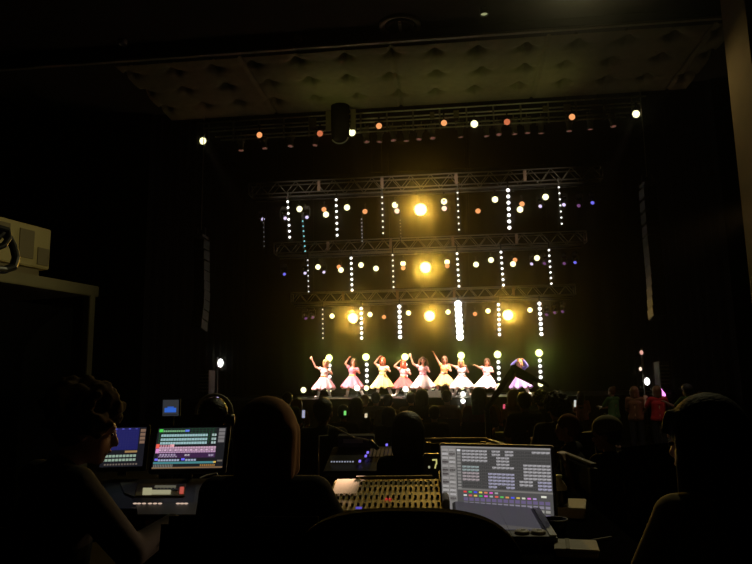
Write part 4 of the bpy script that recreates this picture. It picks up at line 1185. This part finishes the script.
plate('gray_panel', S_(196, 486), S_(226, 484), S_(226, 516), S_(192, 516), M_gray)
plate('gray_panel', S_(120, 484), S_(138, 484), S_(134, 498), S_(124, 494), M_gray)
plate('key_panel', S_(138, 485), S_(186, 485), S_(184, 497), S_(135, 497), M_beiged)
plate('palm_rest', S_(136, 506), S_(196, 504), S_(192, 516), S_(138, 516), M_gray)
for (px0, py0, px1, py1, c) in ((143, 489, 152, 495, (.55, .52, .30)), (152, 491, 171, 494.5, (.50, .47, .28)), (155, 486.5, 176, 488.5, (.16, .15, .10)), (180, 488, 184, 494, (.75, .12, .08))):
    plate('lit_key', S_(px0, py0, .006), S_(px1, py0, .006), S_(px1 - .6, py1, .006), S_(px0 - .6, py1, .006), glow(f'key light {px0}', c, .6), .005)
for i in range(7):
    plate('dark_key', S_(154 + i * 3.6, 489, .006), S_(156.4 + i * 3.6, 489, .006), S_(156 + i * 3.6, 491, .006), S_(153.6 + i * 3.6, 491, .006), M_dark, .005)
for i, px in enumerate((135, 139, 144, 150, 155, 160, 178, 182, 186)):
    a = S_(px, 503.5, .012); MB().ball(a, .006, (1.5, .8, .5), 8).build('button', glow('warm button glow', (.75, .55, .42), .8), t, True)
# screens
def scr(nm, pc, wpx, hpx, Y, tiltd, rz, bg, cells, px_bottom):
    z = at(pc, px_bottom, Y).z; x = at(pc, px_bottom, Y).x
    pr = inv0 @ V((x, Y, z))
    w = wpx / F * Y * 1.0; h = hpx / F * Y / math.cos(R(tiltd)) * 1.02
    hd = MB().box((0, .014, h / 2), (w + .03, .024, h + .03)).build(nm, M_dark, t, bevel=.004)
    hd.location = pr; hd.rotation_euler = (R(-tiltd), 0, R(rz))
    cell_screen('display', w, h, bg, cells, hd)
    MB().cyl((0, .03, -.03), (0, .03, .06), .02, n=10).build('hinge', M_dark, hd)
    return hd
inv0 = (Matrix.Translation(V((cx_, 2.62, DZ))) @ Matrix.Rotation(R(3), 4, 'Z')).inverted()
cl = []
def row(v, u0, u1, n, col, hh=.055, gap=.2, dk=None):
    for i in range(n):
        a = u0 + (u1 - u0) * i / n; b = u0 + (u1 - u0) * (i + 1 - gap) / n
        cl.append((a, v, b, v + hh, col))
        if dk and i % 2: cl.append((a, v + hh * .25, b, v + hh * .7, dk))
for i in range(7): cl.append((.03, .02 + i * .052, .86, .024 + i * .052, (.01, .10, .03)))
for i in range(16): cl.append((.03 + i * .052, .02, .034 + i * .052, .40, (.012, .11, .035)))
cl.append((.02, .03, .075, .10, (.08, .65, .08))); row(.06, .08, .40, 10, (.20, .42, .22), .04); cl.append((.40, .05, .46, .10, (.12, .20, .8)))
for v in (.16, .26, .35): row(v, .06, .74, 18, (.32, .50, .52), .058, .1); row(v, .80, .87, 2, (.40, .52, .50), .055)
cl.append((.01, .40, .06, .50, (.85, .12, .08))); row(.42, .07, .25, 5, (.50, .22, .26), .05, .3); cl.append((.21, .41, .27, .47, (.85, .40, .42)))
row(.47, .06, .88, 22, (.55, .34, .46), .045, .1); row(.525, .06, .88, 22, (.62, .40, .55), .05, .1, (.05, .02, .04)); row(.585, .02, .88, 24, (.50, .30, .48), .03, .1)
cl.append((.015, .51, .06, .62, (.7, .25, .6)))
row(.64, .08, .32, 6, (.42, .34, .50), .045, .3); row(.65, .44, .52, 2, (.5, .45, .5), .05); row(.66, .78, .86, 2, (.42, .36, .5), .05); cl.append((.05, .625, .88, .74, (.045, .018, .06))); row(.69, .07, .34, 7, (.40, .34, .44), .03, .2)
cl.append((.02, .75, .065, .80, (.18, .16, .9))); row(.77, .07, .38, 8, (.34, .38, .52), .045, .2); cl.append((.40, .75, .45, .80, (.16, .14, .95))); row(.77, .46, .62, 4, (.32, .36, .50), .045)
cl.append((.01, .83, .88, .88, (.06, .22, .24))); row(.89, .02, .30, 12, (.20, .20, .18), .08, .5); row(.90, .68, .9, 8, (.36, .18, .05), .045, .4); cl.append((.86, .83, .90, .87, (.8, .5, .06))); cl.append((.0, .955, 1, .99, (.20, .12, .06)))
for v in (.03, .12, .21, .30): cl.append((.895, v, .985, v + .075, (.17, .16, .16)))
cl.append((.915, .80, .99, .84, (.14, .12, .10)))
order = sorted(range(len(cl)), key=lambda i: -(cl[i][2] - cl[i][0]) * (cl[i][3] - cl[i][1]))
cells = []
for lay, i in enumerate(order): cells.append(cl[i])
scr('screen', 187, 71, 38.5, 2.88, 24, 3, (.012, .012, .014), cells, 469)
cl = []
for i in range(14): cl.append((.0 + i * .06, .03, .006 + i * .06, .56, (.035, .035, .13)))
for i in range(9): cl.append((0, .05 + i * .06, .82, .056 + i * .06, (.03, .03, .12)))
cl.insert(0, (.0, .02, .84, .58, (.014, .014, .10)))
for i in range(5): cl.append((.10 + i * .16, .025, .15 + i * .16, .055, (.12, .12, .65)))
cl.append((.55, .60, .84, .65, (.30, .18, .07)))
for v in (.70, .80): row(v, .02, .84, 10, (.26, .36, .28), .06, .2)
for v in (.05, .15, .25, .35): cl.append((.87, v, .99, v + .075, (.20, .12, .08)))
row(.92, .1, .9, 12, (.15, .12, .10), .04, .4)
scr('screen', 121, 42, 37.5, 2.90, 20, 10, (.010, .010, .014), cl, 467)
# small device on top with a blue image
p = at(164, 417, 3.05)
t2 = thing('small_screen', 'little screen with a blue blurred shape above the colourful key screen', 'monitor', (p.x, 3.12, DZ))
zz = p.z - DZ
MB().box((0, .012, zz + .04), (.092, .014, .088)).build('case', M_gray, t2, bevel=.003); MB().cyl((0, .02, 0), (0, .02, zz), .012, n=10).build('post', M_dark, t2)
MB().box((0, .02, .006), (.12, .10, .012)).build('foot', M_dark, t2)
cell_screen('screen', .080, .076, (.030, .032, .036), [(.12, .50, .85, .78, (.03, .12, .55)), (.3, .42, .7, .55, (.03, .10, .45)), (.02, .9, .95, .96, (.015, .015, .018))], t2, .003).location = (0, 0, zz + .002)
# pens/cable over the console
o = MB().tube([at(200, 478, 2.62), at(207, 475, 2.66), at(217, 473, 2.7), at(218, 476, 2.66), at(211, 480, 2.62)], .003, 8).build('cable', M_lgray); tag(o, 'thin pale cable loop lying across the front of the lighting console', 'cable')

# gooseneck lamp over the mixing desk
pts = [at(328, 425, 3.3), at(336, 428, 3.27), at(345, 433, 3.24), at(355, 437.5, 3.2), at(365, 439.5, 3.17), at(371, 441.5, 3.14), at(374.5, 445, 3.11)]
base = V((pts[0].x - .02, 3.16, DZ))
t = thing('gooseneck_lamp', 'thin pale gooseneck lamp arching right over the mixing desk', 'desk lamp', base)
rel = [q - base for q in pts]
m = MB(); m.tube([V((0, .0, .02)), V((-.004, .03, .25)), rel[0] + V((-.006, .02, -.05))] + rel, .0042, 8); m.build('neck', M_lgray, t, True)
MB().lathe([(0, .03), (.03, .03), (.035, 0)], 18).build('foot', M_dark, t, True)
hd = MB().cap(rel[-2], rel[-1] + V((.012, -.01, -.012)), .009, .011).build('lamp_head', M_dark, t, True)
GL = pts[-1]

# bottle, cup, boxes on the right desk
p = at_z(560, 516, DZ)
t = thing('bottle', 'dark plastic bottle with pale shoulder right of the spreadsheet monitor', 'bottle', (p.x, p.y, DZ))
hb = at(560, 475, p.y).z - DZ
m = MB(); m.lathe([(0, 0), (.030, 0), (.033, .01), (.033, hb * .60), (.031, hb * .64)], 24); m.build('body', M_glassdark, t, True)
m = MB(); m.lathe([(.031, hb * .64), (.030, hb * .72), (.018, hb * .86), (.013, hb * .9), (.013, hb * .94)], 24); m.build('shoulder', mat('cloudy plastic', (.85, .80, .66), .25, spec=.5, noise=(12, .1)), t, True)
m = MB(); m.cyl((0, 0, hb * .93), (0, 0, hb), .016, n=20); m.build('cap', mat('pale green cap', (.80, .82, .45), .5, noise=(20, .1)), t, True)
p = at_z(556, 534, DZ)
t = thing('cup', 'dark open cup with shiny rim before the white box', 'cup', (p.x, p.y, DZ))
hc = at(556, 519, p.y).z - DZ
m = MB(); m.lathe([(0, 0), (.030, 0), (.040, hc), (.037, hc), (.028, .01), (0, .01)], 28); m.build('wall', M_dark, t, True)
m = MB(); m.tube([(.0385 * math.cos(R(a)), .0385 * math.sin(R(a)), hc) for a in range(0, 361, 12)], .0022, 6); m.build('rim', M_lgray, t, True)
def open_box(label, px, py, z, w, d, h, rz):
    p = at_z(px, py, z + h); t = thing('paper_box', label, 'box', (p.x, p.y, z), (0, 0, R(rz)), 'pale paper boxes on the right desk')
    MB().box((0, 0, h / 2), (w, d, h)).build('body', M_card, t, bevel=.003)
    MB().box((0, 0, h + .004), (w + .006, d + .006, .008)).build('lid', M_paper, t, bevel=.002)
    MB().box((-w * .2, 0, h + .0085), (.012, d + .007, .002)).build('tape', M_beiged, t)
open_box('pale paper box behind, beside the cup and bottle', 569, 505, DZ, .115, .20, .030, -12)
open_box('pale paper box in front, at the bottom edge of the right desk', 576, 547, DZ, .115, .12, .016, -8)
# pen
p = at_z(600, 541, DZ); o = MB().cyl((0, 0, 0), (.07, .045, 0), .004, n=10).build('pen', M_gray); tag(o, 'gray pen lying right of the front paper box', 'pen'); o.location = (p.x - .03, p.y - .02, DZ + .005)

# ---- equipment rack at far left with a device on top
pr = at(96.5, 286, 2.75); pr.z = pr.z
ang = R(76)
t = thing('equipment_rack', 'tall olive equipment rack frame with dark inside at left', 'rack', (pr.x, pr.y, 0), (0, 0, ang))
HR = pr.z
for x in (0, -.95):
    for y in (0, .55):
        MB().box((x - .018, y + .018, HR / 2 - .02), (.036, .036, HR - .04)).build('post', M_rack, t, bevel=.003)
MB().box((-.485, .0 + .02, HR - .024), (.97 + .036, .04, .048)).build('top_rail', M_rack, t, bevel=.003)
MB().box((-.485, .57, HR - .024), (.97, .04, .048)).build('top_rail', M_rack, t, bevel=.003)
MB().box((-.485, .29, HR - .03), (.97, .52, .02)).build('top_board', M_rack, t)
MB().box((-.485, .10, HR / 2 - .03), (.90, .02, HR - .14)).build('dark_panel', M_black, t)
MB().box((-.485, .29, .04), (.97, .56, .06)).build('base', M_dark, t)
for s in (-.9, -.06):
    for y in (.04, .53): MB().cyl((s, y - .015, .02), (s, y + .015, .02), .02, n=12).build('caster', M_dark, t)
# device: right end shows at x 50, bottom 270
RM = Matrix.Rotation(ang, 3, 'Z')
best = None
for k in range(200):
    u = -k * .005
    w_ = pr + RM @ V((u, .03, 0))
    cc = CM.transposed() @ (w_ - CAM); px = 376 + F * cc.x / -cc.z
    if best is None or abs(px - 49) < best[0]: best = (abs(px - 49), u, w_)
w0 = best[2]
t = thing('beige_device', 'beige box device with darker panels standing on the olive rack', 'device', (w0.x, w0.y, HR), (0, 0, ang))
cc = CM.transposed() @ (w0 - CAM); mpp = -cc.z / F
hd_ = 41 * mpp; ft = 9 * mpp
MB().box((-.25 - .01, .14, ft / 2), (.46, .24, ft)).build('foot', M_beiged, t, bevel=.003)
MB().box((-.25, .14, ft + hd_ / 2), (.50, .28, hd_)).build('body', M_beige, t, bevel=.004)
MB().box((-.012, -.002, ft + hd_ * .30), (.012, .008, hd_ * .0 + .001)).build('seam', M_beiged, t)
for (u0, u1, v0, v1) in ((-.065, -.008, .08, .50), (-.155, -.085, .18, .86), (-.30, -.20, .66, .90)):
    MB().box(((u0 + u1) / 2, -.001, ft + hd_ * (v0 + v1) / 2), (u1 - u0, .006, hd_ * (v1 - v0))).build('dark_square', M_beiged, t, bevel=.001)
pts = [at(-6, 240, 1.75), at(2, 233, 1.78), at(9, 238, 1.8), at(14, 248, 1.8), at(16, 258, 1.8), at(13, 267, 1.78), at(4, 270, 1.75), at(-8, 269, 1.7)]
o = MB().tube(pts, .012, 10).build('cable', M_dark); tag(o, 'thick black cable loop hanging before the beige device', 'cable')
pts = [at(-6, 249, 1.72), at(4, 245, 1.74), at(9, 238, 1.76), at(8, 230, 1.76), at(-6, 226, 1.72)]
o = MB().tube(pts, .009, 10).build('cable', M_dark); tag(o, 'thinner black cable crossing the thick cable loop before the beige device', 'cable')

# ---- empty office chair in the foreground
p = at(402, 522, 1.30)
t = thing('office_chair', 'black padded office chair with rounded back nearest to the viewer', 'chair', (p.x, 1.36, 0))
zt = p.z; w = .235
m = MB(); ring_f = []; ring_b = []
prof = []
for i in range(41):
    a = PI * i / 40
    x = w * math.copysign(abs(math.cos(a)) ** .55, math.cos(a)); z = zt - .135 + .135 * abs(math.sin(a)) ** .75
    prof.append((x, z))
prof = [(w * .94, zt - .46)] + prof + [(-w * .94, zt - .46)]
f_ = [m.bm.verts.new((x, .0 - .05 * (x / w) ** 2 + .05, z)) for x, z in prof]; b_ = [m.bm.verts.new((x, .04 - .05 * (x / w) ** 2 + .05, z)) for x, z in prof]
m.bm.faces.new(f_); m.bm.faces.new(list(reversed(b_)))
for i in range(len(prof)): m.bm.faces.new((f_[i], f_[(i + 1) % len(prof)], b_[(i + 1) % len(prof)], b_[i]))
o = m.build('backrest', mat('black chair mesh', (.0025, .0025, .0025), 1.0, spec=0.02, noise=(60, .3)), t, bevel=.012)
m = MB(); m.box((0, .30, .47), (.48, .46, .08)); m.build('seat_pad', M_black, t, bevel=.03)
MB().box((0, .05, .50), (.08, .02, .34)).build('back_bar', M_dark, t)
MB().cyl((0, .30, .09), (0, .30, .43), .03, n=14).build('column', M_dark, t, True)
for k in range(5):
    a = 2 * PI * k / 5 + .3
    lg = MB().cyl((0, .30, .10), (.27 * math.cos(a), .30 + .27 * math.sin(a), .07), .022, .015, n=10).build('leg', M_dark, t)
    MB().cyl((.27 * math.cos(a) - .012, .30 + .27 * math.sin(a), .028), (.27 * math.cos(a) + .012, .30 + .27 * math.sin(a), .028), .028, n=14).build('caster', M_dark, lg)
# chairs under the three people nearest
for lb, px, Y, rt in (('dark desk chair under the curly haired person', 56, 2.15, -38), ('dark desk chair under the person with brown bob', 265, 2.12, 0), ('dark desk chair under the large person at the right edge', 716, 1.9, 30), ('dark desk chair under the person with headphones', 213, 3.9, 8), ('dark chair under the person in flat cap', 611, 4.3, 40), ('dark chair under the person with face in profile', 572, 5.25, 68), ('dark chair under the person with shaggy hair', 557, 6.2, 5), ('dark chair under the person with round dark head', 322, 5.6, 0)):
    q = at(px, 400, Y); c_ = seat(V((q.x, Y, floor_z(Y))), lb, rt); c_['group'] = 'dark chairs under the nearest people'

# ------------------------------------------------------------------ light and haze
w = bpy.data.worlds.new('world'); bpy.context.scene.world = w; w.use_nodes = True
nt = w.node_tree
nt.nodes['Background'].inputs['Color'].default_value = (0.002, 0.002, 0.0015, 1)
nt.nodes['Background'].inputs['Strength'].default_value = 0.05
HAZE = 0.0022
vs_ = nt.nodes.new('ShaderNodeVolumeScatter')
vs_.inputs['Density'].default_value = HAZE; vs_.inputs['Anisotropy'].default_value = 0.985; vs_.inputs['Color'].default_value = (1, .98, .85, 1)
nt.links.new(vs_.outputs[0], nt.nodes['World Output'].inputs['Volume'])
# front lamps on the pipe rail, aimed at the dancers
for px, py, tx in ((203, 141, -3), (352, 132.5, -1.2), (474, 124, 1.0), (636, 114, 3.0)):
    p = at(px, py, RY + .35)
    light('SPOT', 'front_spot', p, 17000, (1.0, .73, .60), (tx, 22.4, 1.4), .08, 17, .5)
# low white lamps on the stage edge
for px, py in ((357, 388), (405.5, 389), (463, 394)):
    light('POINT', 'stage_edge_lamp', at(px, py, 20.85), 12, (1.0, .9, .75), None, .1)
# other rail lamps open wide on the trusses
for px, py, tx in ((259.5, 135, -3.5), (379, 126, -1), (444, 123, 1), (572, 117, 3.5)):
    p = at(px, py, RY + .4)
    light('SPOT', 'truss_wash', p, 130, (1.0, .80, .54), (tx, 26.4, 5.9), .08, 50, 1.0)
# amber blinders facing the hall
for px, py, Y in ((420.5, 209.5, 22.4), (425.5, 267.5, 25.4), (353, 318, 27.9), (429.5, 316, 27.9), (508, 315, 27.9)):
    p = at(px, py, Y - .22)
    light('SPOT', 'amber_blinder', p, 640, (1.0, .55, .07), CAM + V((0, 0, 1)), .10, 50, .9)
# yellow green floor lamps
for px, py, _ in tw:
    light('SPOT', 'tower_lamp', at(px, py, TY - .3), 40, (.75, 1.0, .15), CAM + V((0, 0, 1)), .08, 60, .9)
# wash on the backdrop
for x in (-2.5, 0.2, 2.6):
    light('SPOT', 'backdrop_wash', (x, 27.6, 6.2), 24, (.95, .95, .22), (x * .9, 30.6, 5.6), .1, 120, 1.0)
# added uplights without fixtures, standing in for stage bounce on soffit and rail
for x in (-2.4, 0.8, 3.6):
    light('SPOT', 'added_soffit_fill', (x, 17.3, 7.5), 21, (.95, .93, .34), (x * .8, 17.2, 10.0), .25, 115, 1.0)
# pier wash
light('SPOT', 'pier_wash', (5.0, 13.6, 7.6), 34, (1.0, .72, .32), (6.42, 12.6, 6.4), .1, 110, 1.0)
# dim spots added out of view, with no fixtures
light('SPOT', 'added_ceiling_spot', (3.4, 12.0, ceil_z - .3), 650, (1.0, .88, .45), (.2, 3.0, 1.0), .06, 40, 1.0)  # added to edge the foreground with light
light('SPOT', 'added_ceiling_spot', (4.2, 10.5, ceil_z - .3), 420, (1.0, .82, .62), (5.4, 15.4, .6), .06, 24, 1.0)  # added to brighten the people standing at right
light('SPOT', 'added_rack_spot', (6.5, 0.6, 2.6), 270, (1.0, .86, .42), (-1.5, 2.2, 1.75), .1, 11, 1.0)  # added to brighten the rack face and the device
light('SPOT', 'added_hair_spot', (6.4, 11, 4.2), 1500, (1.0, .60, .22), (.02, 2.3, 1.12), .1, 4.5, .8)  # added for the orange edge on the brown bob
# gooseneck lamp
pp = at_z(336, 489, .82)
light('SPOT', 'gooseneck_light', GL + V((-.02, -.03, -.02)), 34.0, (1.0, .60, .36), pp + V((-.07, .03, 0)), .012, 46, 1.0)
sc = bpy.context.scene
sc.view_settings.view_transform = 'Standard'
sc.view_settings.look = 'None'
sc.view_settings.exposure = 0
sc.view_settings.gamma = 1
sc.view_settings.use_curve_mapping = False
sc.cycles.sample_clamp_indirect = 4
sc.cycles.max_bounces = 4
sc.cycles.volume_bounces = 0
